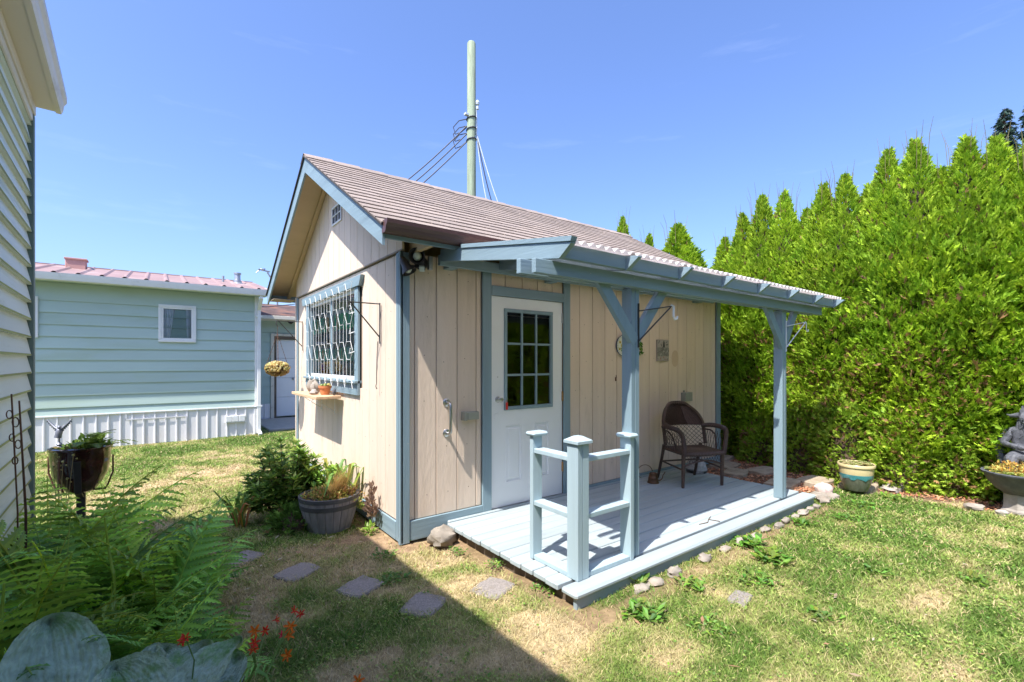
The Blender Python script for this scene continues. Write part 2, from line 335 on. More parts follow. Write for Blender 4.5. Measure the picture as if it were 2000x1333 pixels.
# ------------------------------------------------------------------ ground
def axis(lo, hi, f0, f1, fine, coarse):
    a = [lo]; 
    while a[-1] < hi:
        x = a[-1]; s = fine if f0 <= x < f1 else min(coarse, max(fine, .25*min(abs(x-f0), abs(x-f1)))+fine); a.append(x+s)
    return np.array(a)
gx = axis(-400, 400, -3.5, 7.5, .07, 80); gy = axis(-400, 400, -4.2, 8.5, .07, 80)
GX, GY = np.meshgrid(gx, gy); nx, ny = len(gx), len(gy)
def gz(x, y):
    z = (fbm(x*2.2, y*2.2, 3)-.5)*.030
    z = z*np.exp(-np.maximum(0, np.hypot(x, y)-14)/8)
    z = z-.035*np.exp(-(seg_d(x, y, (.25,-.12), (.5,-.9))/.12)**2)
    return z-.004
Z = gz(GX, GY); V = np.stack([GX.ravel(), GY.ravel(), Z.ravel()], 1)
i = np.arange(ny-1)[:, None]*nx+np.arange(nx-1)[None]; F = np.stack([i, i+1, i+nx+1, i+nx], -1).reshape(-1, 4)
ce = V[F].mean(1); C = gcol(ce[:, 0], ce[:, 1])*.8
far = sstep(10, 30, np.hypot(ce[:, 0], ce[:, 1]))[:, None]; C = C*(1-far)+np.array([.12,.15,.06])*far
m_ = in_mulch(ce[:, 0], ce[:, 1]); C[m_] = np.array([.17,.10,.065]); m_ = in_bed(ce[:, 0], ce[:, 1]); C[m_] = np.array([.07,.05,.035])
me = mesh_np('ground', V, F, C, mat('lawn_soil', (1,1,1), .95, .35, vscale=18, bump=.012, bscale=45, attr=True, spec=.1), True)
g = bpy.data.objects.new('ground', me); COL.objects.link(g); g['kind'] = 'structure'
mb = MB(); mb.box((.35, 7.75, -.05), (6, 9.98, .035), .01)
wk = obj('concrete_path', mb, M['concrete']); wk['kind'] = 'structure'

# ------------------------------------------------------------------ SHED
SX, SY, RY, SL = 4.99, 3.68, 1.84, .566      # length, depth, ridge y, roof slope
ZR = 3.80
def zt(y): return ZR-SL*abs(y-RY)
shed = thing('garden_shed', 'beige grooved-board garden shed with blue trim and brown shingle gable roof', 'shed', (0,0,0))
# wall backing (grooves show it)
mb = MB(); mb.box((.012,.045,.05),(.93,.058,2.44)); mb.box((1.845,.045,.05),(SX-.012,.058,2.44)); mb.box((.93,.045,2.15),(1.845,.058,2.44))
obj('wall_sheathing', mb, M['groove'], shed)
mb = MB(); mb.box((.045,.06,.05),(.058,1.10,2.44)); mb.box((.045,3.02,.05),(.058,SY-.02,2.44)); mb.box((.045,1.10,.05),(.058,3.02,1.26)); mb.box((.045,1.10,2.26),(.058,3.02,2.44))
mb.prism([(.02,2.44),(SY-.02,2.44),(RY,zt(RY)-.12)], .045, .058, 0)
obj('gable_sheathing', mb, M['groove'], shed)
mb = MB(); mb.box((SX-.03,.06,.02),(SX,SY,2.44)); mb.box((0,SY-.03,.02),(SX-.04,SY,2.44)); mb.prism([(0,2.44),(SY,2.44),(RY,zt(RY)-.06)], SX-.03, SX, 0)
obj('rear_wall', mb, M['beige'], shed)
mb = MB(); mb.box((.07,.07,.06),(SX-.05,SY-.05,.10)); obj('floor', mb, M['floor_in'], shed)
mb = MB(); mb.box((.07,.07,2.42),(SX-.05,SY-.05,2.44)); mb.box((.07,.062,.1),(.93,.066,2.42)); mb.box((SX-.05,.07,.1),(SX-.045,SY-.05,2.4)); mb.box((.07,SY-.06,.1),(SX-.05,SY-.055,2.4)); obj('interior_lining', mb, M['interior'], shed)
# front boards
edges = [.093,.147,.353,.563,.765,.822]+[.93+.229*k for k in range(1,4)]
def fboard(x0, x1, z0, z1):
    mb = MB(); mb.box((x0+.0035, .030, z0), (x1-.0035, .046, z1), .003); return obj('siding_board', mb, M['beige'], shed)
for a, b in zip(edges[:5], edges[1:6]): fboard(a, b, .18, 2.43)
for a, b in ((.925,1.10),(1.10,1.31),(1.31,1.51),(1.51,1.71),(1.71,1.858)): fboard(a, b, 2.242, 2.43)
xs = [1.952]; x = 2.116
while x < 4.88: xs.append(x); x += .2055
xs.append(4.90)
for a, b in zip(xs[:-1], xs[1:]): fboard(a, b, .14, 2.43)
# gable boards, lower and upper tier
ys = [.11,.185]+[.185+.197*k for k in range(1,18)]; ys = [y for y in ys if y < 3.56]+[3.60]
for a, b in zip(ys[:-1], ys[1:]):
    segs = [(.17, 2.425)]
    if b > 1.12 and a < 3.0: segs = [(.17, 1.25), (2.27, 2.425)]
    for z0, z1 in segs:
        mb = MB(); mb.box((.030, a+.0035, z0), (.046, b-.0035, z1), .003); obj('siding_board', mb, M['beige'], shed)
ys = [-.30+.197*k for k in range(0,24)]; ys = [-.02]+[y for y in ys if 0 < y < SY]+[SY]
for a, b in zip(ys[:-1], ys[1:]):
    a2, b2 = a+.0035, b-.0035; t = lambda y: zt(y)-.10
    pts = [(a2, 2.448), (b2, 2.448), (b2, t(b2))]+([(RY, t(RY))] if a2 < RY < b2 else [])+[(a2, t(a2))]
    mb = MB(); mb.prism(pts, .014, .032, 0); obj('gable_board', mb, M['beige'], shed)
mb = MB(); mb.box((.008,-.02,2.436),(.034,SY+.01,2.447)); obj('seam_flashing', mb, M['band'], shed)
# trim
mb = MB(); mb.box((.012,0,0.01),(.030,.105,2.43),.002); obj('corner_trim', mb, M['blue_v'], shed)
mb = MB(); mb.box((.0,-.002+.012,.0),(.092,.030,2.43),.002); mb2 = MB(); mb2.box((.0,.0,.0),(.09,.0295,2.43),.003); obj('corner_trim', mb2, M['blue_v'], shed)
mb = MB(); mb.box((.010,3.60,.01),(.0295,SY+.004,2.432),.002); obj('corner_trim', mb, M['blue_v'], shed)
mb = MB(); mb.box((4.902,.004,.01),(SX+.008,.0298,2.43),.002); obj('corner_trim', mb, M['blue_v'], shed)
mb = MB(); mb.box((.092,.006,.012),(.823,.029,.178),.003); obj('base_trim', mb, M['blue_x'], shed)
mb = MB(); mb.box((1.953,.006,.06),(4.90,.029,.14),.003); obj('base_trim', mb, M['blue_x'], shed)
mb = MB(); mb.box((.008,.107,.012),(.029,3.598,.168),.003); obj('base_trim', mb, M['blue_y'], shed)
# rocks under the raised sill are separate things; dark crawl gap
# door
mb = MB(); mb.box((.824,.004,.02),(.924,.029,2.43),.003); obj('door_casing', mb, M['blue_v'], shed)
mb = MB(); mb.box((1.860,.004,.10),(1.951,.029,2.43),.003); obj('door_casing', mb, M['blue_v'], shed)
mb = MB(); mb.box((.926,.002,2.148),(1.858,.028,2.24),.003); obj('door_header', mb, M['blue_x'], shed)
mb = MB(); mb.box((.926,-.02,.085),(1.858,.10,.112),.004); obj('door_threshold', mb, M['steel'], shed)
door = bpy.data.objects.new('door', None); COL.objects.link(door); door.parent = shed; WL[door] = Vector((0,0,0))
DY = .032
mb = MB()
x0, x1, z0, z1 = .930, 1.852, .116, 2.145
wx0, wx1, wz0, wz1 = 1.085, 1.715, 1.045, 2.035
def ring(mb, o, i_, y):   # plane with a hole
    (a,b,c,d), (e,f,g_,h) = o, i_
    mb.add([(a,y,c),(b,y,c),(b,y,d),(a,y,d),(e,y,g_),(f,y,g_),(f,y,h),(e,y,h)], [(0,1,5,4),(1,2,6,5),(2,3,7,6),(3,0,4,7)])
mb.box((x0,DY,z0),(wx0,DY+.044,z1)); mb.box((wx1,DY,z0),(x1,DY+.044,z1)); mb.box((wx0,DY,wz1),(wx1,DY+.044,z1)); mb.box((wx0,DY,.96),(wx1,DY+.044,wz0))
# lower rail with two recessed moulded panels
P = [(1.105,1.305,.34,.90),(1.465,1.665,.34,.90)]
mb.box((wx0,DY,z0),(wx1,DY+.044,.34)); mb.box((wx0,DY,.90),(wx1,DY+.044,.96)); mb.box((wx0,DY,.34),(1.105,DY+.044,.90)); mb.box((1.305,DY,.34),(1.465,DY+.044,.90)); mb.box((1.665,DY,.34),(wx1,DY+.044,.90))
slab = obj('slab', mb, M['white'], door)
for (a,b,c,d) in P:
    m2 = MB(); q = .018
    loops = [(0, 0), (.006,-.004), (.014,.012), (.030,.010), (.045,-.001), (.05,-.001)]
    vs = []; 
    for (ins, dy) in loops: vs += [(a+ins,DY+dy,c+ins),(b-ins,DY+dy,c+ins),(b-ins,DY+dy,d-ins),(a+ins,DY+dy,d-ins)]
    fs = []
    for k in range(len(loops)-1):
        for j in range(4): fs.append((k*4+j, k*4+(j+1) % 4, (k+1)*4+(j+1) % 4, (k+1)*4+j))
    n = (len(loops)-1)*4; fs.append((n,n+1,n+2,n+3)); m2.add(vs, fs); obj('moulded_panel', m2, M['white'], door)
mb = MB()
for (a,b) in (((wx0-.0,wz0),(wx1,wz0+.035)),((wx0,wz1-.035),(wx1,wz1))): mb.box((a[0],DY-.014,a[1]),(b[0],DY+.02,b[1]),.004)
for (a,b) in ((wx0,wx0+.035),(wx1-.035,wx1)): mb.box((a,DY-.0135,wz0+.035),(b,DY+.02,wz1-.035),.004)
obj('glazing_frame', mb, M['blue_v'], door)
gx0, gx1, gz0, gz1 = wx0+.035, wx1-.035, wz0+.035, wz1-.035
for k in (1,2):
    xx = gx0+(gx1-gx0)*k/3; mb = MB(); mb.box((xx-.011,DY-.008,gz0),(xx+.011,DY+.015,gz1),.003); obj('muntin', mb, M['blue_v'], door)
    zz = gz0+(gz1-gz0)*k/3; mb = MB()
    for j in range(3): mb.box((gx0+(gx1-gx0)*j/3+(.0112 if j else 0),DY-.0075,zz-.011),(gx0+(gx1-gx0)*(j+1)/3-(.0112 if j < 2 else 0),DY+.0145,zz+.011),.003)
    obj('muntin', mb, M['blue_x'], door)
for i in range(3):
    for j in range(3):
        a = gx0+(gx1-gx0)*i/3; b = gx0+(gx1-gx0)*(i+1)/3; c = gz0+(gz1-gz0)*j/3; d = gz0+(gz1-gz0)*(j+1)/3
        mb = MB(); mb.add([(a,DY+.008,c),(b,DY+.008,c),(b,DY+.008,d),(a,DY+.008,d)], [(0,1,2,3)]); obj('pane', mb, M['glass'], door)
mb = MB(); mb.m = Matrix.Translation((1.012, DY, 1.155)) @ Matrix.Rotation(PI/2, 4, 'X')
mb.lathe([(0,.0),(.032,.0),(.032,.006),(.024,.010),(.011,.012),(.010,.030),(.020,.036),(.027,.046),(.026,.058),(.016,.064),(.006,.065),(.006,.069),(0,.069)], n=20)
obj('door_knob', mb, M['steel'], door, True)
mb = MB(); mb.m = Matrix.Translation((1.005, DY, .985)) @ Matrix.Rotation(PI/2, 4, 'X'); mb.lathe([(0,0),(.036,0),(.035,.004),(0,.005)], n=24); obj('cover_disc', mb, M['white'], door, True)
mb = MB(); mb.m = Matrix.Translation((1.012, DY, 1.37)) @ Matrix.Rotation(PI/2, 4, 'X'); mb.lathe([(0,0),(.006,0),(.005,.004),(0,.004)], n=10); obj('peephole', mb, M['steel'], door)
for zz, mm in ((1.98,M['galv']),(1.15,M['brass']),(.40,M['brass'])):
    mb = MB(); mb.box((1.846,DY-.010,zz-.05),(1.859,DY+.002,zz+.05),.002); mb.tube([(1.853,DY-.012,zz-.052),(1.853,DY-.012,zz+.052)], .006, 8); obj('hinge', mb, mm, door)
tg = MB(); tg.box((1.072,-.02,1.055),(1.098,-.014,1.125),.002); tg.tube([(1.06,-.03,1.13),(1.075,-.028,1.15),(1.088,-.02,1.125)], .0015, 5)
tag(obj('key_tag', tg, M['red']), 'small red key tag hanging from the door knob', 'key tag')
# things seen dimly through the door: small wooden table
tb = thing('side_table', 'small wooden table inside the shed seen through the door glass', 'table', (1.75,.95,.1))
mb = MB(); mb.box((1.45,.70,.78),(2.1,1.2,.81),.005); obj('table_top', mb, M['shelf'], tb)
for dx, dy in ((1.48,.73),(2.04,.73),(1.48,1.14),(2.04,1.14)): mb = MB(); mb.box((dx,dy,.1),(dx+.035,dy+.035,.779),.003); obj('leg', mb, M['shelf'], tb)
# gable window
win = bpy.data.objects.new('window', None); COL.objects.link(win); win.parent = shed; WL[win] = Vector((0,0,0))
def wp(name, a, b, m, c=.003): mb = MB(); mb.box(a, b, c); return obj(name, mb, m, win)
wp('side_casing', (.004,1.03,1.30), (.029,1.135,2.27), M['blue_v']); wp('side_casing', (.004,2.98,1.30), (.029,3.09,2.27), M['blue_v'])
mb = MB(); mb.prism([(.96,2.273),(3.20,2.273),(3.26,2.372),(.90,2.372)], -.012, .028, 0); obj('head_casing', mb, M['blue_y'], win)
mb = MB(); mb.prism([(1.03,1.18),(3.09,1.18),(3.09,1.298),(1.03,1.298)], .002, .028, 0); obj('apron', mb, M['blue_y'], win)
wp('sill', (-.03,1.03,1.2985), (.05,3.09,1.325), M['blue_y'])
wp('frame', (.035,1.135,1.33), (.075,1.175,2.27), M['blue_v']); wp('frame', (.035,2.94,1.33), (.075,2.98,2.27), M['blue_v'])
wp('frame', (.036,1.175,1.326), (.075,2.94,1.365), M['white_trim']); wp('frame', (.036,1.175,2.232), (.075,2.94,2.272), M['white_trim'])
wp('mullion', (.038,2.03,1.365), (.073,2.075,2.232), M['blue_v'])
for a, b in ((1.175,2.03),(2.075,2.94)):
    mb = MB(); mb.add([(.055,a,1.365),(.055,b,1.365),(.055,b,2.232),(.055,a,2.232)], [(0,3,2,1)]); obj('pane', mb, M['glass_dark'], win)
# stained glass strips hung inside
gr = [(.03,.50,.20),(.05,.62,.32),(.62,.33,.10),(.65,.52,.22),(.06,.40,.18),(.35,.60,.45)]
for zc, hh in ((1.97,.20),(1.60,.16)):
    y = 1.2
    while y < 2.9:
        wdt = random.uniform(.05,.12); mb = MB(); mb.col = random.choice(gr); sk = random.uniform(-.03,.03)
        mb.prism([(y,zc-hh/2+random.uniform(0,.03)),(y+wdt-.006,zc-hh/2),(y+wdt-.006+sk,zc+hh/2),(y+sk,zc+hh/2-random.uniform(0,.03))], .060, .066, 0); obj('stained_glass_piece', mb, M['sg'], win); y += wdt
for yy, cc in ((2.62,(.02,.01,.5)),):
    mb = MB(); mb.col = cc; mb.box((.09,yy-.06,1.40),(.12,yy+.06,1.50),.01); tag(obj('glass_block', mb, M['sg']), 'cobalt blue glass block on the sill inside the gable window', 'ornament')
for yy in (2.2,2.28,2.36): 
    pass
mb = MB(); mb.blob((.14,2.3,1.44),(.05,.07,.07),3,.5,12,8,3); tag(obj('crystal_ornament', mb, M['bulb']), 'clear crystal ornament on the sill inside the gable window', 'ornament')
mb = MB(); mb.lathe([(0,0),(.04,0),(.055,.05),(.03,.11),(.035,.13)], (.14,1.75,1.37), 12); tag(obj('amber_vase', mb, M['terracotta'], None, True), 'small amber vase on the sill inside the gable window', 'vase')
# curtain folds deep inside
mb = MB()
n = 60
vs = []
for k in range(n+1):
    y = 1.15+1.85*k/n; xx = .26+.02*math.sin(k*.9)
    vs += [(xx,y,1.95+.02*math.sin(k)),(xx,y,2.28)]
mb.add(vs, [(2*k,2*k+2,2*k+3,2*k+1) for k in range(n)]); obj('valance', mb, M['curtain'], win)
# vent
vt = bpy.data.objects.new('gable_vent', None); COL.objects.link(vt); vt.parent = shed; WL[vt] = Vector((0,0,0))
mb = MB(); y0, y1, z0, z1 = 1.56, 1.90, 3.065, 3.275
for a, b in (((y0,z0),(y1,z0+.02)),((y0,z1-.02),(y1,z1)),((y0,z0+.02),(y0+.02,z1-.02)),((y1-.02,z0+.02),(y1,z1-.02))): mb.box((0,a[0],a[1]),(.013,b[0],b[1]))
mb.box((.002,(y0+y1)/2-.06,z0+.02),(.012,(y0+y1)/2-.05,z1-.02)); mb.box((.002,(y0+y1)/2+.05,z0+.02),(.012,(y0+y1)/2+.06,z1-.02)); mb.box((.001,y0+.02,(z0+z1)/2-.005),(.011,y1-.02,(z0+z1)/2+.005))
obj('vent_frame', mb, M['white_trim'], vt)
mb = MB(); mb.box((.010,y0+.02,z0+.02),(.0135,y1-.02,z1-.02)); obj('vent_screen', mb, M['iron'], vt)
# roof
roof = MB(); EY0, EY1, RX0, RX1 = -.41, 4.09, -.32, 5.13
for s_, ye in ((-1, EY0), (1, EY1)):
    roof.prism([(RY,ZR-.02),(ye,zt(ye)-.02),(ye,zt(ye)-.035),(RY,ZR-.035)], RX0, RX1, 0)
roof = obj('roof', roof, M['shingle_edge'], shed)
mb = MB(); mb.prism([(RY,ZR-.037),(-.37,zt(-.37)-.037),(-.37,zt(-.37)-.052),(RY,ZR-.052)], -.278, RX1-.03, 0); mb.prism([(RY,ZR-.037),(RY,ZR-.052),(4.05,zt(4.05)-.052),(4.05,zt(4.05)-.037)], -.278, RX1-.03, 0)
obj('soffit_board', mb, M['soffit'], shed)
mb = MB()
for y in (-.2, .3): pass
for yy in (3.95, 3.60, 2.9): pass
# look-out framing strip along the rake underside
for sgn in (-1, 1):
    a = RY+sgn*.06; b = RY+sgn*2.2
    mb.prism([(a,zt(a)-.053),(b,zt(b)-.053),(b,zt(b)-.09),(a,zt(a)-.09)], -.035, .012, 0)
obj('rake_block', mb, M['soffit'], shed)
for sgn, ye in ((-1, -.385), (1, 4.065)):
    mb = MB(); a = RY; t = .20; z1 = lambda y: zt(y)-.036
    mb.prism([(a,z1(a)),(ye,z1(ye)),(ye,z1(ye)-.145),(a,z1(a)-.165)], -.302, -.280, 0); obj('rake_board', mb, M['blue_y'], roof)
mb = MB(); mb.box((-.279,-.385,2.412),(RX1-.03,-.363,2.500),.002); obj('eave_fascia', mb, M['blue_x'], roof)
mb = MB(); mb.box((-.279,4.043,2.415),(RX1-.03,4.065,2.505),.002); obj('eave_fascia', mb, M['blue_x'], roof)
mb = MB(); mb.box((-.279,3.69,2.405),(.01,4.043,2.414)); obj('eave_return', mb, M['groove'], roof)
# rafter tails in the front eave
for k in range(9):
    xx = .10+.61*k; mb = MB(); mb.prism([(-.36,2.42),(.03,2.42),(.03,zt(.03)-.054),(-.36,zt(-.36)-.054)], xx, xx+.038, 0); obj('rafter_tail', mb, M['soffit'], roof)
# gutter, K profile
gp = [(-.388,2.528),(-.388,2.440),(-.445,2.440),(-.456,2.458),(-.464,2.482),(-.484,2.500),(-.487,2.530),(-.478,2.530),(-.476,2.505),(-.457,2.488),(-.447,2.463),(-.440,2.448),(-.394,2.448),(-.394,2.528)]
mb = MB(); mb.prism(gp, -.30, RX1, 0); gut = obj('gutter', mb, M['gutter'], shed)
mb = MB(); mb.prism(gp[:7], -.306, -.300, 0); obj('gutter_end_cap', mb, M['gutter'], gut)
# shingles on the near slope: 18 courses x 16 tabs, laid by plane coordinates
th = math.atan(SL); ct, st = math.cos(th), math.sin(th)
LS = (RY-EY0)/ct; NC, NT = 18, 16; ex = LS/NC; tw = (RX1-RX0)/NT
mset = []
for v in range(6):
    mb = MB(); r = random.Random(v); w_ = tw-.006
    # local: x along eave, y down slope, z normal; tab thickens to its butt
    yb = ex+r.uniform(-.005,.005); t2 = .010+r.uniform(0,.003)
    n = 4; vs = []; 
    for k in range(n+1):
        xx = w_*k/n; vs += [(xx,0,.003),(xx,yb+r.uniform(-.003,.003),t2),(xx,yb+.0005,.0)]
    fs = []
    for k in range(n): fs += [(k*3,k*3+1,k*3+4,k*3+3),(k*3+1,k*3+2,k*3+5,k*3+4)]
    fs += [(0,2,1),(n*3,n*3+1,n*3+2)]
    mb.add(vs, fs); mset.append(mesh_np('shingle', mb.v, mb.f, None, M['shingle']))
rotm = Matrix(((1,0,0),(0,-ct,st),(0,-st,-ct))).transposed()
for r_ in range(NC):
    off = (-.5 if r_ % 2 else 0)+((r_*37) % 7)*.03
    k = 0
    for k in range(NT+1 if r_ % 2 else NT):
        xx = RX0+tw*(k+(off if r_ % 2 else 0)); 
        sc = 1
        if xx < RX0: sc = (xx+tw-RX0)/tw; xx = RX0
        if xx+tw > RX1: sc = (RX1-xx)/tw
        if sc < .08: continue
        o = link('shingle', random.choice(mset), roof)
        d = r_*ex
        mw = Matrix.Translation((xx, RY-d*ct, ZR-.019-d*st)) @ Matrix(((1,0,0,0),(0,-ct,st,0),(0,-st,-ct,0),(0,0,0,1)))
        # columns: local x -> +X, local y -> down slope, local z -> up normal
        mw = Matrix.Translation((xx, RY-d*ct, ZR-.019-d*st)) @ Matrix(((1,0,0,0),(0,-ct,-st,0),(0,-st,ct,0),(0,0,0,1))) @ Matrix.Diagonal((sc,1,1,1))
        o.matrix_local = mw
for k in range(18):   # ridge caps
    xx = RX0+k*(RX1-RX0)/18; L = (RX1-RX0)/18+.01; mb = MB(); h = .004+.004
    mb.add([(xx,RY-.13,zt(RY-.13)-.004),(xx,RY,ZR+.004),(xx,RY+.13,zt(RY+.13)-.004),(xx+L,RY-.13,zt(RY-.13)+.006),(xx+L,RY,ZR+.014),(xx+L,RY+.13,zt(RY+.13)+.006),(xx+L,RY-.13,zt(RY-.13)-.012),(xx+L,RY,ZR-.006),(xx+L,RY+.13,zt(RY+.13)-.012)],
        [(0,3,4,1),(1,4,5,2),(3,6,7,4),(4,7,8,5),(0,6,3)]); obj('ridge_cap', mb, M['shingle'], roof)
nb = MB(); r = random.Random(14)
for x in [.25,.45,.66,1.2,1.4,1.6,2.03,2.22,2.43,2.63,2.84,3.04,3.25,3.45,3.66,3.86,4.07,4.27,4.48,4.68]:
    for z in ([.35,.75,1.15,1.55,1.95,2.3] if not .93 < x < 1.85 else [2.3]):
        if r.random() < .7: nb.m = Matrix.Translation((x+r.uniform(-.03,.03),.0298,z+r.uniform(-.06,.06))) @ Matrix.Rotation(PI/2,4,'X'); nb.lathe([(.0042,0),(.003,.0012),(0,.0014)], n=6, cap=False)
for y in [.28,.48,.67,.87,1.07,3.2,3.4]:
    for z in [.4,.8,1.2,1.6,2.0,2.3]:
        if r.random() < .6: nb.m = Matrix.Translation((.0298,y+r.uniform(-.03,.03),z+r.uniform(-.06,.06))) @ Matrix.Rotation(-PI/2,4,'Y'); nb.lathe([(.0042,0),(.003,.0012),(0,.0014)], n=6, cap=False)
o = obj('nail_heads', nb, M['rust'], shed); o['kind'] = 'stuff'
# fixed fittings
gb = MB(); X = .453
gb.tube([(X,.028,1.155),(X,-.02,1.155),(X,-.035,1.150),(X,-.045,1.135),(X,-.045,.905),(X,-.035,.890),(X,-.02,.885),(X,.028,.885)], .0135, 10)
gbo = obj('grab_bar', gb, M['steel'], shed, True)
for zz in (1.155,.885):
    mb = MB(); mb.m = Matrix.Translation((X,.030,zz)) @ Matrix.Rotation(PI/2,4,'X'); mb.lathe([(0,0),(.036,0),(.036,.004),(.026,.010),(.014,.012)], n=20); obj('mount_flange', mb, M['steel'], gbo, True)
mb = MB(); mb.box((.60,-.035,.985),(.635,.029,1.065),.004); mb.box((.636,-.033,.99),(.76,.029,1.062),.006); obj('outlet_box', mb, M['grey_box'], shed)
mb = MB(); mb.box((4.03,-.045,.985),(4.12,.029,1.10),.004); mb.box((4.121,-.04,.985),(4.205,.029,1.105),.006); mb.tube([(4.08,.012,1.1),(4.08,.012,1.13)],.012,8); obj('outlet_box', mb, M['grey_box'], shed)
mb = MB(); mb.box((2.70,.018,1.29),(2.715,.029,1.335)); mb.tube([(2.707,.02,1.36),(2.707,.012,1.33)],.004,6); obj('rusty_hook', mb, M['rust'], shed)
fl = bpy.data.objects.new('floodlight', None); COL.objects.link(fl); fl.parent = shed; WL[fl] = Vector((0,0,0)); fl['label'] = 'dark twin-head floodlight under the eave at the corner'
mb = MB(); mb.m = Matrix.Translation((.20,.0,2.355)) @ Matrix.Rotation(PI/2,4,'X'); mb.lathe([(0,-.03),(.055,-.03),(.055,.01),(.04,.03),(0,.03)], n=16); obj('mounting_plate', mb, M['lamp_grey'], fl, True)
def lamp(c, d, r, L, bulb):
    d = Vector(d).normalized(); q = d.to_track_quat('Z','Y').to_matrix().to_4x4()
    mb = MB(); mb.m = Matrix.Translation(c) @ q; mb.lathe([(0,-L),(.35*r,-L),(.55*r,-L*.75),(.6*r,-L*.4),(.95*r,-.02),(r,0),(r*.93,0),(.85*r,-.02),(.5*r,-L*.45),(0,-L*.5)], n=20); h = obj('lamp_head', mb, M['lamp_grey'], fl, True)
    if bulb: mb = MB(); mb.m = Matrix.Translation(Vector(c)-d*.02) @ q; mb.lathe([(.5*r,-.05),(.56*r,-.02),(.45*r,.008),(.2*r,.018),(0,.02)], n=16); obj('bulb', mb, M['bulb'], h, True)
lamp((.10,-.11,2.385), (-.55,-.83,-.08), .068, .14, True); lamp((.06,-.06,2.25), (.35,-.35,-.9), .062, .14, True)
mb = MB(); mb.tube([(.20,-.02,2.36),(.17,-.05,2.36),(.14,-.04,2.375)],.012,8); mb.tube([(.19,-.02,2.34),(.14,-.02,2.31),(.09,-.03,2.31)],.012,8); mb.box((.155,-.10,2.275),(.185,-.04,2.31),.004); obj('swivel_arm', mb, M['lamp_grey'], fl)
mb = MB(); mb.m = Matrix.Translation((.155,-.09,2.29)) @ Vector((-.4,-.8,-.4)).normalized().to_track_quat('Z','Y').to_matrix().to_4x4(); mb.box((-.022,-.022,-.03),(.022,.022,.03),.004); obj('motion_sensor', mb, M['bulb'], fl)
mb = MB(); mb.box((.235,-.065,2.295),(.27,-.03,2.41),.002); obj('junction_strip', mb, M['galv'], fl)
# plant brackets on gable wall
def bracket(y, z, out, drop, parent=None):
    mb = MB(); mb.box((.012,y-.008,z-drop),(.018,y+.008,z+.03)); mb.tube([(.012,y,z+.02),(-out,y,z+.02)],.006,6); mb.tube([(.012,y,z-drop+.06),(-out*.93,y,z+.02)],.006,6)
    mb.tube([(-out,y,z+.02),(-out-.005,y,z-.03),(-out+.012,y,z-.06),(-out+.03,y,z-.05)],.006,6)
    return obj('plant_bracket', mb, M['iron'], shed)
bracket(.473,2.02,.27,.34); bracket(3.33,2.05,.31,.38)
mb = MB(); mb.tube([(-.005,.473,1.70),(-.006,.49,1.55),(-.006,.50,1.38),(-.004,.505,1.31)],.0035,5); mb.tube([(-.008,.505,1.31),(-.012,.50,1.29),(-.006,.495,1.27),(0,.50,1.275)],.004,5)
tag(obj('hanging_hook_cord', mb, M['iron']), 'black cord with a small hook hanging below the right window bracket', 'cord')
# shelf
sh = thing('wall_shelf', 'bare pine shelf on wire brackets under the gable window', 'shelf', (0,2.1,1.13))
for k in range(2): mb = MB(); mb.box((-.265+.131*k,1.54+.012*k,1.115),(-.136+.138*k,2.66,1.148),.004); obj('plank', mb, M['shelf'], sh)
for yy in (1.78,2.30): mb = MB(); mb.tube([(.0,yy,.93),(.0,yy,1.112),(-.22,yy,1.112),(0,yy,.95)],.004,6); mb.tube([(-.22,yy,1.112),(-.25,yy,1.09),(-.26,yy,1.06)],.004,6); obj('bracket', mb, M['white_trim'], sh)
mb = MB()
def shelfrock(x,y,r,sd,label,m='rock'):
    mb = MB(); mb.blob((x,y,1.148+r[2]*.93),r,sd,.2,12,8); o = tag(obj('rock', mb, M[m], None, True), label, 'rock', 'rocks on the window shelf')
shelfrock(-.10,2.36,(.06,.05,.085),1,'tall beige rock on the shelf, farther of the two big ones','rock_pale'); shelfrock(-.12,2.13,(.055,.06,.075),2,'rounded beige rock on the shelf beside the terracotta pot','rock_pale')
shelfrock(-.06,2.58,(.03,.03,.05),3,'small dark grey rock near the far end of the shelf','stone_dk'); shelfrock(-.19,1.93,(.05,.06,.022),4,'flat purple grey rock lying at the front edge of the shelf'); shelfrock(-.16,2.02,(.03,.045,.03),6,'little wedge rock leaning against the flat one on the shelf')
shelfrock(-.05,1.63,(.022,.03,.04),5,'small pointed rock at the near end of the shelf','stone_dk')
tp = thing('terracotta_pot', 'small terracotta pot with a succulent on the window shelf', 'plant pot', (-.10,1.80,1.148))
mb = MB(); mb.lathe([(0,0),(.045,0),(.062,.075),(.070,.075),(.072,.10),(.064,.10),(.058,.085),(0,.085)], (-.10,1.80,1.149), 20); obj('pot', mb, M['terracotta'], tp, True)
mb = MB()
for k in range(26):
    a = random.uniform(0,2*PI); r = random.uniform(0,.05); mb.col = random.choice([(.25,.35,.1),(.4,.42,.12),(.5,.4,.12)]); mb.blob((-.10+r*math.cos(a),1.80+r*math.sin(a),1.24+random.uniform(0,.02)),random.uniform(.012,.02),k,.3,6,4)
obj('succulent', mb, M['sedum'], tp)
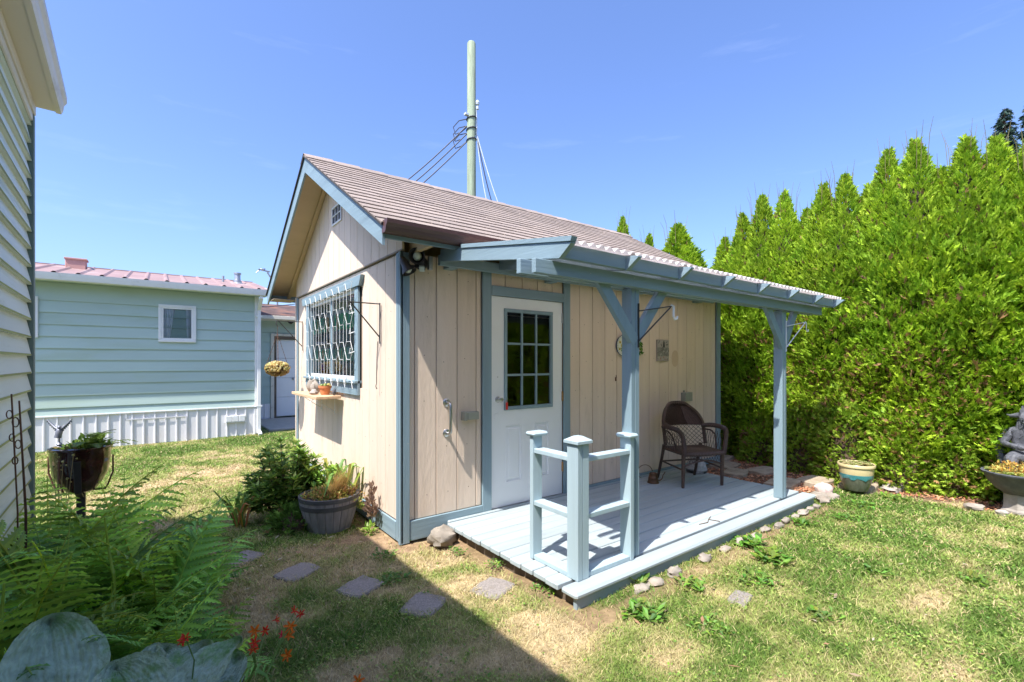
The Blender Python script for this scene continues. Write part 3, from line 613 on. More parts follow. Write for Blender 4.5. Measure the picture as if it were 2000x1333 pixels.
# wire trellis: expanding hexagon lattice
wt = MB(); r_ = .0024; xw = -.055
def wseg(a, b): wt.tube([(xw+random.uniform(-.004,.004),a[0],a[1]),(xw,b[0],b[1])], r_, 5, False)
rows = [('B',2.32,2.24),('A',2.24,2.08),('B',2.08,1.90),('A',1.90,1.72),('B',1.72,1.54),('A',1.54,1.36),('B',1.36,1.25)]
cell = .232
for kind, zt_, zb in rows:
    for j in range(8):
        y = 1.07+j*cell; a, b = y, y+cell*.52
        if kind == 'A': wseg((a,zt_),(a,zb)); wseg((b,zt_),(b,zb))
        else:
            zm = (zt_+zb)/2; q = cell*.24
            top = zt_ > 2.3; bot = zb < 1.3
            if not top: wseg((a-q,zm),(a,zt_)); wseg((b,zt_),(b+q,zm))
            else: wseg((a-q*.2,zt_),(a-q*.2,zt_-.01))
            if top:
                wseg((a,zb),(a-q,zt_)); wseg((b,zb),(b+q,zt_))
            elif bot:
                wseg((a,zt_),(a-q,zb)); wseg((b,zt_),(b+q,zb))
            else: wseg((a-q,zm),(a,zb)); wseg((b,zb),(b+q,zm))
        if not (kind == 'B' and zt_ > 2.3): wseg((a,zt_),(b,zt_))
for zz in (1.82,1.62,2.02): wt.tube([(0,1.115,zz),(xw,1.11,zz-.02),(xw,1.08,zz+.03)], .005, 5)
tag(obj('wire_trellis', wt, M['wire']), 'white wire honeycomb trellis mounted over the gable window', 'trellis')

# ------------------------------------------------------------------ hanging basket
hb = thing('hanging_basket', 'wire hanging basket full of golden dried plants on the far gable bracket', 'hanging basket', (-.30,3.33,1.43))
mb = MB(); c = Vector((-.30,3.33,1.43))
for rr, zz in ((.155,.03),(.14,-.03),(.10,-.075)): mb.tube([c+Vector((rr*math.cos(a*PI/12),rr*math.sin(a*PI/12),zz)) for a in range(24)], .003, 5, closed=True)
for k in range(10):
    a = k*PI/5; mb.tube([c+Vector((q*math.cos(a),q*math.sin(a),z)) for q, z in ((.155,.03),(.14,-.03),(.10,-.075),(.02,-.095))], .0025, 5)
obj('wire_frame', mb, M['rust'], hb)
for k in range(3):
    a = k*2*PI/3+.4; p = c+Vector((.155*math.cos(a),.155*math.sin(a),.03)); q = Vector((-.30,3.33,1.90)); mb = MB()
    for j in range(22):
        s0 = p.lerp(q, j/22); s1 = p.lerp(q, (j+.8)/22); mb.tube([s0, s1], .0045 if j % 2 else .003, 5)
    obj('chain', mb, M['rust'], hb)
mb = MB(); mb.tube([(-.30,3.33,1.90),(-.30,3.33,1.98),(-.298,3.33,2.00)],.003,5); obj('hook', mb, M['rust'], hb)
mb = MB(); r = random.Random(5)
for k in range(420):
    d = Vector((r.gauss(0,1),r.gauss(0,1),r.gauss(0,1))).normalized(); p = c+Vector((d.x*.145,d.y*.145,d.z*.085 if d.z > 0 else d.z*.10))
    mb.col = r.choice([(.62,.46,.16),(.5,.36,.10),(.70,.58,.28),(.42,.24,.07),(.45,.42,.14)]) if d.z > -.3 else (.32,.2,.06)
    mb.blob(p, r.uniform(.012,.02), k, .4, 5, 3)
mb.col = (.25,.15,.05); mb.blob(c,(.135,.135,.085),1,.1,12,8)
obj('dried_plants', mb, M['sedum'], hb)

# ------------------------------------------------------------------ wall plaques
pl = thing('wall_plate', 'round white ceramic plate with painted sunflowers hanging on the shed wall', 'plate', (2.83,.02,1.708))
mb = MB(); n = 28; q = Matrix.Translation((2.83,.026,1.708)) @ Matrix.Rotation(PI/2,4,'X'); mb.m = q; mb.col = (.95,.95,.9)
mb.lathe([(0,.012),(.09,.012),(.105,.018),(.122,.022)], n=28, cap=False); mb.col = (.10,.12,.2); mb.lathe([(.122,.022),(.129,.020),(.122,.0)], n=28, cap=False)
for k in range(24): a = 2*PI*k/24; mb.col = (.12,.14,.2); mb.m = q @ Matrix.Translation((.108*math.cos(a),.108*math.sin(a),.0205)) @ R2(a+.7); mb.box((-.008,-.002,0),(.008,.002,.001))
for (fx, fy, s) in ((-.02,.0,1.3),(-.06,.04,.9),(.03,.06,.8),(-.065,-.04,.8),(.05,-.01,1)):
    for k in range(10):
        a = 2*PI*k/10; mb.col = (.75,.6,.12); mb.m = q @ Matrix.Translation((fx,fy,.0135)) @ R2(a) @ Matrix.Scale(s,4); mb.add([(.004,-.004,0),(.018,-.004,.001),(.024,0,.001),(.018,.004,.001),(.004,.004,0)], [(0,1,2,3,4)])
    mb.m = q @ Matrix.Translation((fx,fy,.0142)) @ Matrix.Scale(s,4); mb.col = (.12,.06,.02); mb.lathe([(.0085,0),(.005,.002),(0,.0025)], n=8)
r = random.Random(3)
for k in range(36): a = r.uniform(0,2*PI); mb.m = q @ Matrix.Translation((r.uniform(-.05,.07),r.uniform(-.085,-.02),.0134)) @ R2(a); mb.col = r.choice([(.1,.3,.06),(.2,.42,.1),(.06,.2,.1)]); mb.add([(0,0,0),(.012,-.004,.0008),(.024,0,.001),(.012,.004,.0008)], [(0,1,2,3)])
mb.m = Matrix.Identity(4); obj('plate', mb, M['plate'], pl, False)
mb = MB(); r = random.Random(8)
for k in range(40):
    a = r.uniform(-1.3,.5); p = Vector((3.13+r.uniform(-.04,.03),.0,1.69+r.uniform(-.07,.07))); mb.col = r.choice([(.08,.22,.03),(.2,.36,.05),(.05,.15,.03)]); d = Vector((math.cos(a),-.2,math.sin(a)))*.04; u = Vector((-d.z,0,d.x))*.25
    mb.add([p,p+d*.5+u,p+d,p+d*.5-u],[(0,1,2,3)])
tag(obj('artificial_sprig', mb, M['leaf']), 'small green leafy sprig tucked beside the round wall plate', 'sprig')
tl = thing('relief_tile', 'rectangular stone tile with a carved lighthouse and plants on the shed wall', 'wall plaque', (3.61,.02,1.66))
mb = MB(); mb.col = (.36,.32,.29); mb.box((3.485,.008,1.525),(3.735,.029,1.80),.003); obj('tile_body', mb, M['tile'], tl)
mb = MB(); y = .0055
def tp_(pts, c): mb.col = c; mb.prism(pts, y, .0085, 1)
tp_([(3.49,1.59),(3.73,1.59),(3.73,1.70),(3.49,1.70)], (.22,.21,.19))
tp_([(3.605,1.70),(3.64,1.70),(3.637,1.74),(3.63,1.775),(3.622,1.79),(3.615,1.775),(3.608,1.74)], (.06,.06,.06))
for k in range(4): mb.col = (.04,.04,.04); mb.box((3.602,y-.002,1.706+.02*k),(3.643,.008,1.710+.02*k))
for (a, b, cc, L) in ((3.52,1.77,1.2,.04),(3.57,1.73,2.1,.035),(3.68,1.77,.7,.03),(3.70,1.74,.2,.03),(3.68,1.735,2.6,.03)):
    dx, dz = math.cos(cc)*L/2, math.sin(cc)*L/2; tp_([(a-dx-dz*.2,b-dz+dx*.2),(a-dx+dz*.2,b-dz-dx*.2),(a+dx+dz*.2,b+dz-dx*.2),(a+dx-dz*.2,b+dz+dx*.2)], (.08,.08,.09))
r = random.Random(9)
for k in range(90):
    a, b = r.uniform(3.495,3.725), r.uniform(1.535,1.70); cc = r.uniform(0,PI); L = r.uniform(.01,.03); dx, dz = math.cos(cc)*L/2, math.sin(cc)*L/2
    v = r.choice([.06,.1,.45,.5]); mb.col = (v,v*.97,v*.9) if b > 1.58 or r.random() < .5 else (.5,.25,.2); mb.prism([(a-dx-dz*.15,b-dz+dx*.15),(a-dx+dz*.15,b-dz-dx*.15),(a+dx+dz*.15,b+dz-dx*.15),(a+dx-dz*.15,b+dz+dx*.15)], y-.0004*(k % 5), .0085, 1)
obj('relief', mb, M['tile'], tl)
mb = MB(); mb.m = Matrix.Translation((3.90,.027,1.56)); mb.col = None
ov = [(.075*math.cos(a*PI/12),.11*math.sin(a*PI/12)) for a in range(24)]; mb.prism(ov, 0, .003, 1); obj('faded_paint_patch', mb, mat('faded_patch', (.56,.42,.30), .8, .1), shed)
# ------------------------------------------------------------------ PORCH ROOF
porch = thing('porch_roof', 'blue timber porch roof with pale corrugated sheets over the shed door', 'porch roof', (2.4,-.8,0))
K = .160
def rt(y): return 2.484+K*y      # rafter top height
rx = [.315+.612*k for k in range(8)]; rx[7] = 4.56
for k, x in enumerate(rx):
    mb = MB(); mb.prism([(-.115,rt(-.115)),(-.115,rt(-.115)-.098),(-1.583,rt(-1.583)-.098),(-1.685,rt(-1.685)-.008),(-1.685,rt(-1.685))], x, x+.038, 0); obj('rafter', mb, M['blue_y'], porch)
mb = MB(); mb.box((.312,-.114,2.335),(4.62,-.076,2.425),.003); obj('ledger', mb, M['blue_x'], porch)
for x in (.42,1.6,3.0,4.3): mb = MB(); mb.box((x,-.075,2.33),(x+.09,.0285,2.42),.003); obj('ledger_block', mb, M['blue_x'], porch)
mb = MB(); mb.box((.19,-1.515,2.045),(4.42,-1.477,2.132),.003); obj('beam', mb, M['blue_x'], porch)
mb = MB(); mb.box((.15,-1.42,2.050),(4.42,-1.382,2.140),.003); obj('beam', mb, M['blue_x'], porch)
mb = MB(); mb.box((.312,-.80,2.215),(4.60,-.762,2.222)); 
# side cap strip on the first rafter
mb = MB(); mb.prism([(-.46,rt(-.46)+.001),(-.46,rt(-.46)+.030),(-1.70,rt(-1.70)+.030),(-1.69,rt(-1.69)+.001)], .306, .352, 0); obj('edge_cap', mb, M['blue_y'], porch)
mb = MB()
for x0, x1 in zip(rx[:-1], rx[1:]): mb.box((x0+.0385,-1.655,rt(-1.655)-.080),(x1-.0005,-1.617,rt(-1.63)+.0),.002)
for i_ in range(7):
    mb = MB(); x0, x1 = rx[i_]+.0385, rx[i_+1]-.0005; mb.box((x0,-1.583,rt(-1.583)-.090),(x1,-1.546,rt(-1.583)-.001),.002); obj('front_blocking', mb, M['blue_x'], porch)
# corrugated sheets
pw = .0762; x = .345; sheets = 7; tot = 4.66-x
for k in range(sheets):
    xa, xb = x+tot*k/sheets, x+tot*(k+1)/sheets+.03; n = int((xb-xa)/pw*8); vs = []; ya, yb = -.46, -1.622
    for lay in (0, 1):
        for j in range(n+1):
            xx = xa+(xb-xa)*j/n; z = .014*math.cos(2*PI*(xx-.345)/pw)+.016+.0015*(k % 2)+(.0018 if lay else 0)
            for y in (ya, yb): vs.append((xx, y+random.uniform(-.002,.002)*(y == yb), rt(y)+z))
    m_ = (n+1)*2; fs = []
    for j in range(n): fs.append((2*j,2*j+2,2*j+3,2*j+1)); fs.append((m_+2*j,m_+2*j+1,m_+2*j+3,m_+2*j+2)); fs.append((2*j+1,2*j+3,m_+2*j+3,m_+2*j+1))
    mb = MB(); mb.add(vs, fs); obj('corrugated_sheet', mb, M['corrug'], porch, True)
DZ = .105
def post(x, y, b=0):
    t = bpy.data.objects.new('post', None); COL.objects.link(t); t.parent = porch; t.location = (0,0,0); WL[t] = WL[porch]
    mb = MB(); mb.box((x,y,DZ+.003),(x+.044,y+.088,2.044+b),.003); obj('post_board', mb, M['blue_v'], t)
    mb = MB(); mb.box((x+.0455,y-.001,DZ+.003),(x+.089,y+.088,2.043+b),.003); obj('post_board', mb, M['blue_v'], t)
post(1.12,-1.474); post(3.525,-1.474)
def brace(x0, z0, x1, z1, y):
    mb = MB(); mb.beam((x0,y,z0),(x1,y,z1), .088, .040, .003, (0,1,0)); obj('brace', mb, M['blue_v'], porch)
brace(1.17,1.66,.78,2.10,-1.458); brace(1.166,1.66,1.545,2.10,-1.4535)
brace(3.575,1.66,3.18,2.10,-1.458); brace(3.572,1.66,3.89,2.10,-1.4535)
for xx, nm, mm in ((1.195,'dark metal plant hook with white tip on the near porch post','iron'),(3.60,'thin white plant hook on the far porch post','white_trim')):
    mb = MB(); yy = -1.52; L = .38 if mm == 'iron' else .42
    mb.box((xx-.006,-1.483,1.62),(xx+.006,-1.476,1.94)); mb.tube([(xx,-1.485,1.885),(xx+L,-1.50,1.945)],.005,6); mb.tube([(xx,-1.485,1.67),(xx+L-.02,-1.50,1.935)],.0055,6)
    o = tag(obj('post_plant_hook', mb, M[mm]), nm, 'plant hook', 'plant hooks on the porch posts')
    WL[o] = Vector((0,0,0)); mb = MB(); mb.tube([(xx+L-.01,-1.50,1.95),(xx+L+.02,-1.50,1.945),(xx+L+.02,-1.50,1.87),(xx+L+.035,-1.50,1.845),(xx+L+.065,-1.50,1.85),(xx+L+.07,-1.50,1.87)],.009 if mm == 'iron' else .005,6); obj('hook_tip', mb, M['white_trim'], o)
# ------------------------------------------------------------------ DECK
deck = thing('deck', 'low blue grey painted board deck in front of the shed door', 'deck', (2.2,-.8,0))
DX0, DX1, DY0 = .43, 3.985, -1.60
yb = -.03; n = 11; bw = (yb-.015-(-1.47))/n
mb = MB(); mb.box((DX0+.015,-.028,.070),(4.05,.0035,.118),.008); obj('back_strip', mb, M['deck'], deck)
for k in range(n):
    y1 = -.032-k*bw; y0 = y1-bw+.009; mb = MB(); mb.box((DX0+random.uniform(-.006,.006),y0,.066),(DX1,y1,DZ+random.uniform(-.001,.001)),.006); obj('deck_board', mb, M['deck'], deck)
mb = MB(); mb.box((DX0-.003,-1.615,.064),(DX1+.01,-1.474,DZ+.001),.014); obj('front_board', mb, M['deck'], deck)
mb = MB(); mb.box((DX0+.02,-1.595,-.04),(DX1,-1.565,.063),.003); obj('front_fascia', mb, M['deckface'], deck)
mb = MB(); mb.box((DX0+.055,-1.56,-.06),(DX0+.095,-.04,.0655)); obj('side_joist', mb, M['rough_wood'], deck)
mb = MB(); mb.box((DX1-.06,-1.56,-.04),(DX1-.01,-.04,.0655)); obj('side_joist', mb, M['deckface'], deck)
rail = thing('corner_railing', 'pale blue wooden corner railing with three posts at the near end of the deck', 'railing', (.6,-1.45,DZ))
def part_box(n_, a, b, m='pale_v', c=.003, p=rail): mb = MB(); mb.box(a, b, c); return obj(n_, mb, M[m], p)
z0 = DZ+.002
cp = part_box('corner_post', (.550,-1.506,z0), (.592,-1.405,.985)); part_box('corner_post', (.5935,-1.5045,z0), (.655,-1.405,.985))
mb = MB(); mb.lathe([(0,0),(.095,0),(.095,.018),(.03,.045),(.022,.045),(0,.045)], (0,0,0), 4); V0 = [(Matrix.Rotation(PI/4,4,'Z') @ Vector(v)) for v in mb.v]; mb.v = [(v.x+.603,v.y-1.455,v.z+.987) for v in V0]; obj('post_cap', mb, M['pale_v'], cp)
def endpost(a, b, capax):
    p = part_box('end_post', a, b); cx, cy = (a[0]+b[0])/2, (a[1]+b[1])/2
    mb = MB()
    if capax == 'x': mb.box((a[0]-.02,cy-.05,b[2]+.001),(b[0]+.035,cy+.05,b[2]+.03),.012)
    else: mb.box((cx-.05,a[1]-.02,b[2]+.001),(cx+.05,b[1]+.02,b[2]+.03),.012)
    obj('post_cap', mb, M['pale_v'], p); return p
endpost((.545,-1.062,z0),(.632,-1.026,.985),'x')
endpost((1.078,-1.502,z0),(1.115,-1.405,.975),'y')
part_box('rail', (.552,-1.404,.865), (.640,-1.0635,.897), 'pale_v'); part_box('rail', (.552,-1.404,.492), (.640,-1.0635,.524)); part_box('rail', (.552,-1.404,z0), (.640,-1.0635,z0+.032))
part_box('rail', (.656,-1.495,.862), (1.077,-1.412,.892), 'blue_x' and 'pale_v'); part_box('rail', (.656,-1.495,.490), (1.077,-1.412,.522)); part_box('rail', (.656,-1.495,z0), (1.077,-1.412,z0+.033))
mb = MB(); mb.tube([(2.15,-1.38,DZ+.004),(2.25,-1.40,DZ+.006),(2.33,-1.36,DZ+.005),(2.36,-1.45,DZ+.006)],.004,5); mb.tube([(2.33,-1.36,DZ+.005),(2.42,-1.33,DZ+.006)],.003,5); tag(obj('twig', mb, M['bark']), 'small dark twig lying on the deck boards', 'twig')

# ------------------------------------------------------------------ WICKER CHAIR (local: faces -Y)
ch = thing('wicker_armchair', 'dark brown wicker armchair with rounded back on the deck by the shed wall', 'armchair', (3.40,-.52,DZ), math.radians(-23))
W2, SD = .235, .21
def cp_(name, mb, sm=False): return obj(name, mb, M['wicker'], ch, sm)
def weave_tube(pts, r, n=9, turns=60):
    """tube with wrapped-strand ridges"""
    pts = [Vector(p) for p in pts]; # resample
    P = []; segs = len(pts)-1; per = max(2, turns//segs)
    for i in range(segs):
        p0 = pts[max(i-1,0)]; p1 = pts[i]; p2 = pts[i+1]; p3 = pts[min(i+2,segs)]
        for k in range(per):
            t = k/per; P.append(.5*((2*p1)+(p2-p0)*t+(2*p0-5*p1+4*p2-p3)*t*t+(3*p1-p0-3*p2+p3)*t**3))
    P.append(pts[-1]); rs = [r*(1.06 if i % 2 else .90) for i in range(len(P))]
    mb = MB(); mb.tube(P, rs, n); return mb
# back: fan-shaped curved panel, local coords
def backpt(u, v):   # u -1..1, v 0..1
    wid = .27*math.sqrt(max(0, 1-(max(0, v-.45)/.57)**2)) if v > .45 else .27
    x = u*wid*1.0; y = .20-.10*(u*wid/.27)**2+.10*v; z = .40+.50*v; return Vector((x, y, z))
mb = MB(); nu, nv = 40, 34; vs = []
for j in range(nv+1):
    for i in range(nu+1):
        v = .48+.50*j/nv; p = backpt(-1+2*i/nu, v); s = (1 if (i+j) % 2 else -1)*.0035; vs.append((p.x, p.y+s, p.z))
mb.add(vs, [(j*(nu+1)+i,j*(nu+1)+i+1,(j+1)*(nu+1)+i+1,(j+1)*(nu+1)+i) for j in range(nv) for i in range(nu)]); cp_('woven_back', mb)
mb = MB()   # open lattice under the solid back
for i in range(-9, 20):
    for sgn in (1, -1):
        pts = []
        for k in range(9):
            v = .02+.46*k/8; u = -1+2*(i+sgn*k*.55)/11
            if -1 <= u <= 1: pts.append(backpt(u, v))
        if len(pts) > 1: mb.tube(pts, .0028, 4)
cp_('back_lattice', mb)
rim = [backpt(-1,.05),backpt(-1,.3),backpt(-1,.5)]+[Vector((backpt(-1,v).x,backpt(-1,v).y,backpt(-1,v).z)) for v in (.65,.8,.92)]+[Vector((-.08,.288,.905)),Vector((.08,.288,.905))]+[backpt(1,v) for v in (.92,.8,.65,.5,.3,.05)]
obj('back_rim', weave_tube(rim, .022, 8, 170), M['wicker'], ch)
for sx in (-1, 1):
    arm = weave_tube([(sx*.262,.16,.635),(sx*.30,.05,.655),(sx*.315,-.10,.655),(sx*.305,-.20,.640),(sx*.28,-.245,.58),(sx*.262,-.25,.45),(sx*.255,-.24,.36)], .027, 8, 130)
    cp_('arm', arm)
    mb = MB(); mb.tube([(sx*.25,-.22,.38),(sx*.252,-.21,.02),(sx*.252,-.212,0)], [.024,.018,.016], 10); cp_('leg', mb)
    mb = MB(); mb.tube([(sx*.25,.17,.42),(sx*.25,.22,.25),(sx*.255,.30,0)], [.022,.018,.016], 10); cp_('leg', mb)
    mb = MB(); mb.tube([(sx*.262,.14,.60),(sx*.285,.03,.60),(sx*.285,-.05,.56),(sx*.268,-.09,.46),(sx*.262,-.10,.38)], .010, 8)
    for i in range(7):
        y = .13-.045*i; mb.tube([(sx*.268,y,.38),(sx*.285,y-.05,.60)], .0028, 4); mb.tube([(sx*.268,y-.05,.38),(sx*.285,y,.60)], .0028, 4)
    cp_('arm_lattice', mb)
mb = MB(); nu, nv = 44, 40; vs = []
for j in range(nv+1):
    for i in range(nu+1):
        u = -1+2*i/nu; v = j/nv; s = (1 if ((i//2)+j) % 2 else -1)*.0028; x = u*(.245-.0*v); y = -.235+.40*v; vs.append((x, y, .405+s-.012*(1-u*u)*math.sin(PI*v)-(.03*max(0,(.06-v)/.06)**2)))
mb.add(vs, [(j*(nu+1)+i,j*(nu+1)+i+1,(j+1)*(nu+1)+i+1,(j+1)*(nu+1)+i) for j in range(nv) for i in range(nu)])
mb.box((-.24,-.225,.385),(.24,.165,.397)); cp_('seat', mb)
cp_('seat_front_rail', weave_tube([(-.245,-.24,.385),(0,-.255,.380),(.245,-.24,.385)], .028, 8, 60))
for sx in (-1, 1): cp_('seat_side_rail', weave_tube([(sx*.25,-.23,.380),(sx*.255,.17,.385)], .020, 8, 50))
mb = MB()
for i in range(14):
    x = -.22+.034*i
    for sg in (-1, 1):
        x2 = x+sg*.034
        if abs(x2) <= .23: mb.tube([(x,-.243,.36),(x2,-.243,.285+.02*math.cos(x*7))], .0026, 4)
mb.tube([(-.245,-.235,.25),(-.12,-.243,.29),(0,-.245,.305),(.12,-.243,.29),(.245,-.235,.25)], .011, 8); cp_('front_apron', mb)
mb = MB(); mb.tube([(-.25,.20,.22),(.25,.20,.22)], .010, 8); cp_('stretcher', mb)
for sx in (-1, 1): mb = MB(); mb.tube([(sx*.252,-.21,.2),(sx*.252,.22,.22)], .010, 8); cp_('stretcher', mb)
# kettle-shaped watering can
kt = thing('watering_can', 'small aged copper watering can with a hoop handle on the deck', 'watering can', (3.02,-.27,DZ))
K0 = Vector((3.02,-.27,DZ)); rr_ = Vector((.7983,-.6023,0))
mb = MB(); mb.lathe([(0,0),(.066,0),(.068,.006),(.060,.02),(.056,.055),(.058,.062),(.053,.066),(.045,.105),(.048,.112),(.040,.115),(.034,.10),(0,.098)], K0, 24); obj('body', mb, M['copper'], kt, True)
mb = MB(); mb.tube([K0+rr_*(-.02+(-.075+.085*math.cos(a)) )+Vector((0,0,.125+.085*math.sin(a))) for a in [PI*(.03+1.25*i/18) for i in range(19)]], .0045, 6); obj('handle', mb, M['copper'], kt, True)
mb = MB(); mb.tube([K0+rr_*.05+Vector((0,0,.03)),K0+rr_*.08+Vector((0,0,.028)),K0+rr_*.105+Vector((0,0,.05)),K0+rr_*.115+Vector((0,0,.09)),K0+rr_*.14+Vector((0,0,.125))], [.008,.007,.006,.005,.005], 8); obj('spout', mb, M['copper'], kt, True)
bg_ = thing('plastic_wrapped_tray', 'tray wrapped in clear crumpled plastic behind the wicker chair', 'bag', (3.92,-.27,DZ))
mb = MB(); mb.lathe([(0,0),(.12,0),(.135,.03),(.13,.032),(.115,.008),(0,.008)], (3.92,-.27,DZ+.001), 20); obj('tray', mb, M['stone_dk'], bg_)
mb = MB(); r = random.Random(4)
prof = [(.125,.0),(.13,.04),(.11,.09),(.08,.14),(.06,.19),(.07,.24),(.03,.26)]; n = 26; vs = []
for (q, z) in prof:
    for k in range(n): a = 2*PI*k/n; f = 1+r.uniform(-.16,.12); vs.append((3.92+q*f*math.cos(a),-.27+q*f*math.sin(a),DZ+.01+z))
mb.add(vs, [(i*n+k,i*n+(k+1) % n,(i+1)*n+(k+1) % n,(i+1)*n+k) for i in range(len(prof)-1) for k in range(n)]); obj('plastic_wrap', mb, M['bag'], bg_)

# ------------------------------------------------------------------ FAR GREEN HOUSE
FY = 7.4
fh = thing('mobile_home', 'long pale green lap-sided mobile home with pink metal roof and white skirting', 'house', (-3,FY,0))
mb = MB(); mb.box((-9,FY+.03,.0),(.10,FY+4.2,2.88)); mb.prism([(FY+.03,2.88),(FY+4.2,2.88),(FY+2.1,3.3)], -9, .10, 0); obj('wall_core', mb, M['green'], fh)
zs = [.60]+[.728+.2035*k for k in range(10)]+[2.86]
for a, b in zip(zs[:-1], zs[1:]):
    mb = MB(); mb.prism([(FY+.028,b+.004),(FY+.018,b+.004),(FY-.002,a+.004),(FY-.002,a),(FY+.028,a)], -9, .02, 0)
    obj('siding_board', mb, M['green'], fh)
mb = MB(); mb.box((-9,FY-.02,.575),(.06,FY+.02,.600),.003); obj('skirt_cap', mb, M['white_trim'], fh)
x = .03; k = 0
while x > -9: 
    mb = MB(); z0 = .03 if x > -2.1 else .10 if x > -2.9 else 0
    mb.prism([(x,FY+.022),(x,FY-.012),(x-.018,FY-.012),(x-.026,FY+.006),(x-.165,FY+.006),(x-.165,FY+.022)], -.05+.04, .574, 2); obj('skirting_panel', mb, M['skirt'], fh); x -= .1655; k += 1
mb = MB(); mb.box((-1.55,FY-.016,.46),(-.0-1.98+.9,FY-.010,.466)); 
# access panel lines: lip strip
mb = MB(); mb.box((-2.05,FY-.020,.455),(-1.15,FY-.0125,.475)); mb.box((-1.16,FY-.019,.02),(-1.145,FY-.0125,.454)); mb.box((-2.06,FY-.019,.476),(-2.045,FY-.0125,.56)); obj('access_flap', mb, M['skirt'], fh)
sv = bpy.data.objects.new('skirt_vent', None); COL.objects.link(sv); sv.parent = fh; WL[sv] = WL[fh]
for k in range(3): mb = MB(); mb.box((-.50+.115*k,FY-.045,.30),(-.39+.115*k,FY-.013,.42),.006); obj('louvre', mb, M['galv'] if 0 else M['white_trim'], sv)
mb = MB(); mb.box((-.52,FY-.04,.285),(-.14,FY-.0125,.2985)); obj('lip', mb, M['white_trim'], sv)
def fwin(x0, x1, z0, z1):
    t = bpy.data.objects.new('window', None); COL.objects.link(t); t.parent = fh; WL[t] = WL[fh]
    mb = MB(); w_ = .05; y0, y1 = FY-.03, FY+.026
    mb.box((x0,y0,z0),(x1,y1,z0+w_),.004); mb.box((x0,y0,z1-w_),(x1,y1,z1),.004); mb.box((x0,y0,z0+w_+.0004),(x0+w_,y1,z1-w_-.0004),.004); mb.box((x1-w_,y0,z0+w_+.0004),(x1,y1,z1-w_-.0004),.004)
    q = w_+.028; mb.box((x0+w_+.0005,y0+.008,z0+w_+.0005),(x1-w_-.0005,y1,z0+q)); mb.box((x0+w_+.0005,y0+.008,z1-q),(x1-w_-.0005,y1,z1-w_-.0005)); mb.box((x0+w_+.0005,y0+.008,z0+q),(x0+q,y1,z1-q)); mb.box((x1-q,y0+.008,z0+q),(x1-w_-.0005,y1,z1-q))
    obj('frame', mb, M['white_trim'], t)
    mb = MB(); mb.add([(x0+q,y0+.014,z0+q),(x1-q,y0+.014,z0+q),(x1-q,y0+.014,z1-q),(x0+q,y0+.014,z1-q)], [(0,1,2,3)]); obj('pane', mb, M['glass_dark'], t)
    mb = MB(); mb.add([(x0+q,y1-.001,z0+q),(x1-q,y1-.001,z0+q),(x1-q,y1-.001,z1-q),(x0+q,y1-.001,z1-q)], [(0,1,2,3)]); obj('room_shade_sheet', mb, M['interior'], t)  # flat dark sheet close behind the pane stands in for the unlit room
    for (ca, cb, cc, cd_) in ((x0+q,x0+q+.18,x0+q,x0+q+.10),(x1-q-.09,x1-q,x1-q-.07,x1-q)):
        mb = MB(); n = 14; vs = []
        for k in range(n+1): s = k/n; yy = y0+.030+.006*math.sin(k*1.9); vs += [(cc+(cd_-cc)*s,yy,z0+q+.002),(ca+(cb-ca)*s,yy,z1-q-.002)]
        mb.add(vs, [(2*k,2*k+2,2*k+3,2*k+1) for k in range(n)]); obj('curtain', mb, M['curtain'], t)
fwin(-1.585,-.995,1.89,2.60); fwin(-3.9,-3.19,1.92,2.61)
# eave: soffit, fascia gutter, roof panels
mb = MB(); mb.box((-9,FY-.27,2.875),(.22,FY+.028,2.885)); obj('soffit', mb, M['green'], fh)
mb = MB(); mb.prism([(FY-.272,2.86),(FY-.36,2.87),(FY-.375,2.93),(FY-.385,2.985),(FY-.365,2.985),(FY-.355,2.935),(FY-.345,2.89),(FY-.285,2.88),(FY-.285,2.985),(FY-.272,2.985)], -9, .33, 0); obj('gutter', mb, M['white_trim'], fh)
mb = MB(); mb.box((.26,FY-.27,2.84),(.75,FY-.20,2.90),.004); obj('eave_extension', mb, M['white_trim'], fh)
rz_ = lambda y: 2.985+.20*(y-(FY-.36))
x = -9.0; k = 0
while x < .2:
    w_ = .30; mb = MB(); pr = [(0,0),(.03,.028),(.055,.028),(.085,0),(w_,0)]; vs = []
    for (dx, dz) in pr:
        for y in (FY-.37, FY+2.1): vs.append((x+dx, y, rz_(y)+dz))
    mb.add(vs, [(2*i,2*i+2,2*i+3,2*i+1) for i in range(4)]); obj('roof_panel', mb, M['redroof'], fh); x += w_; k += 1
mb = MB(); mb.prism([(FY+2.1,rz_(FY+2.1)-.01),(FY+2.1,rz_(FY+2.1)+.02),(FY+4.4,2.99),(FY+4.4,2.96)], -9, .28, 0); obj('rear_roof', mb, M['redroof'], fh)
mb = MB(); mb.prism([(FY-.35,2.99),(FY+2.1,rz_(FY+2.1)-.01),(FY+2.1,rz_(FY+2.1)-.12),(FY-.35,2.90)], .235, .262, 0); obj('rake_trim', mb, M['white_trim'], fh)
mb = MB(); mb.box((-3.02,8.75,3.20),(-2.72,9.0,3.52),.01); mb.box((-3.035,8.73,3.505),(-2.70,9.02,3.535),.004); obj('roof_vent_box', mb, mat('pink_vent_paint', (.50,.28,.24), .7, .1), fh)
vp = MB(); vp.lathe([(.20,0),(.11,.10),(.085,.11),(.085,.15),(.07,.15),(.06,.2),(.06,.30),(.075,.30),(.075,.33),(0,.33)], (-.15,8.6,3.20), 20); obj('flue_pipe', vp, M['galv'], fh, True)
vp = MB(); vp.lathe([(.025,0),(.025,.25),(0,.25)], (-.42,8.7,3.2), 10); obj('vent_pipe', vp, M['galv'], fh)
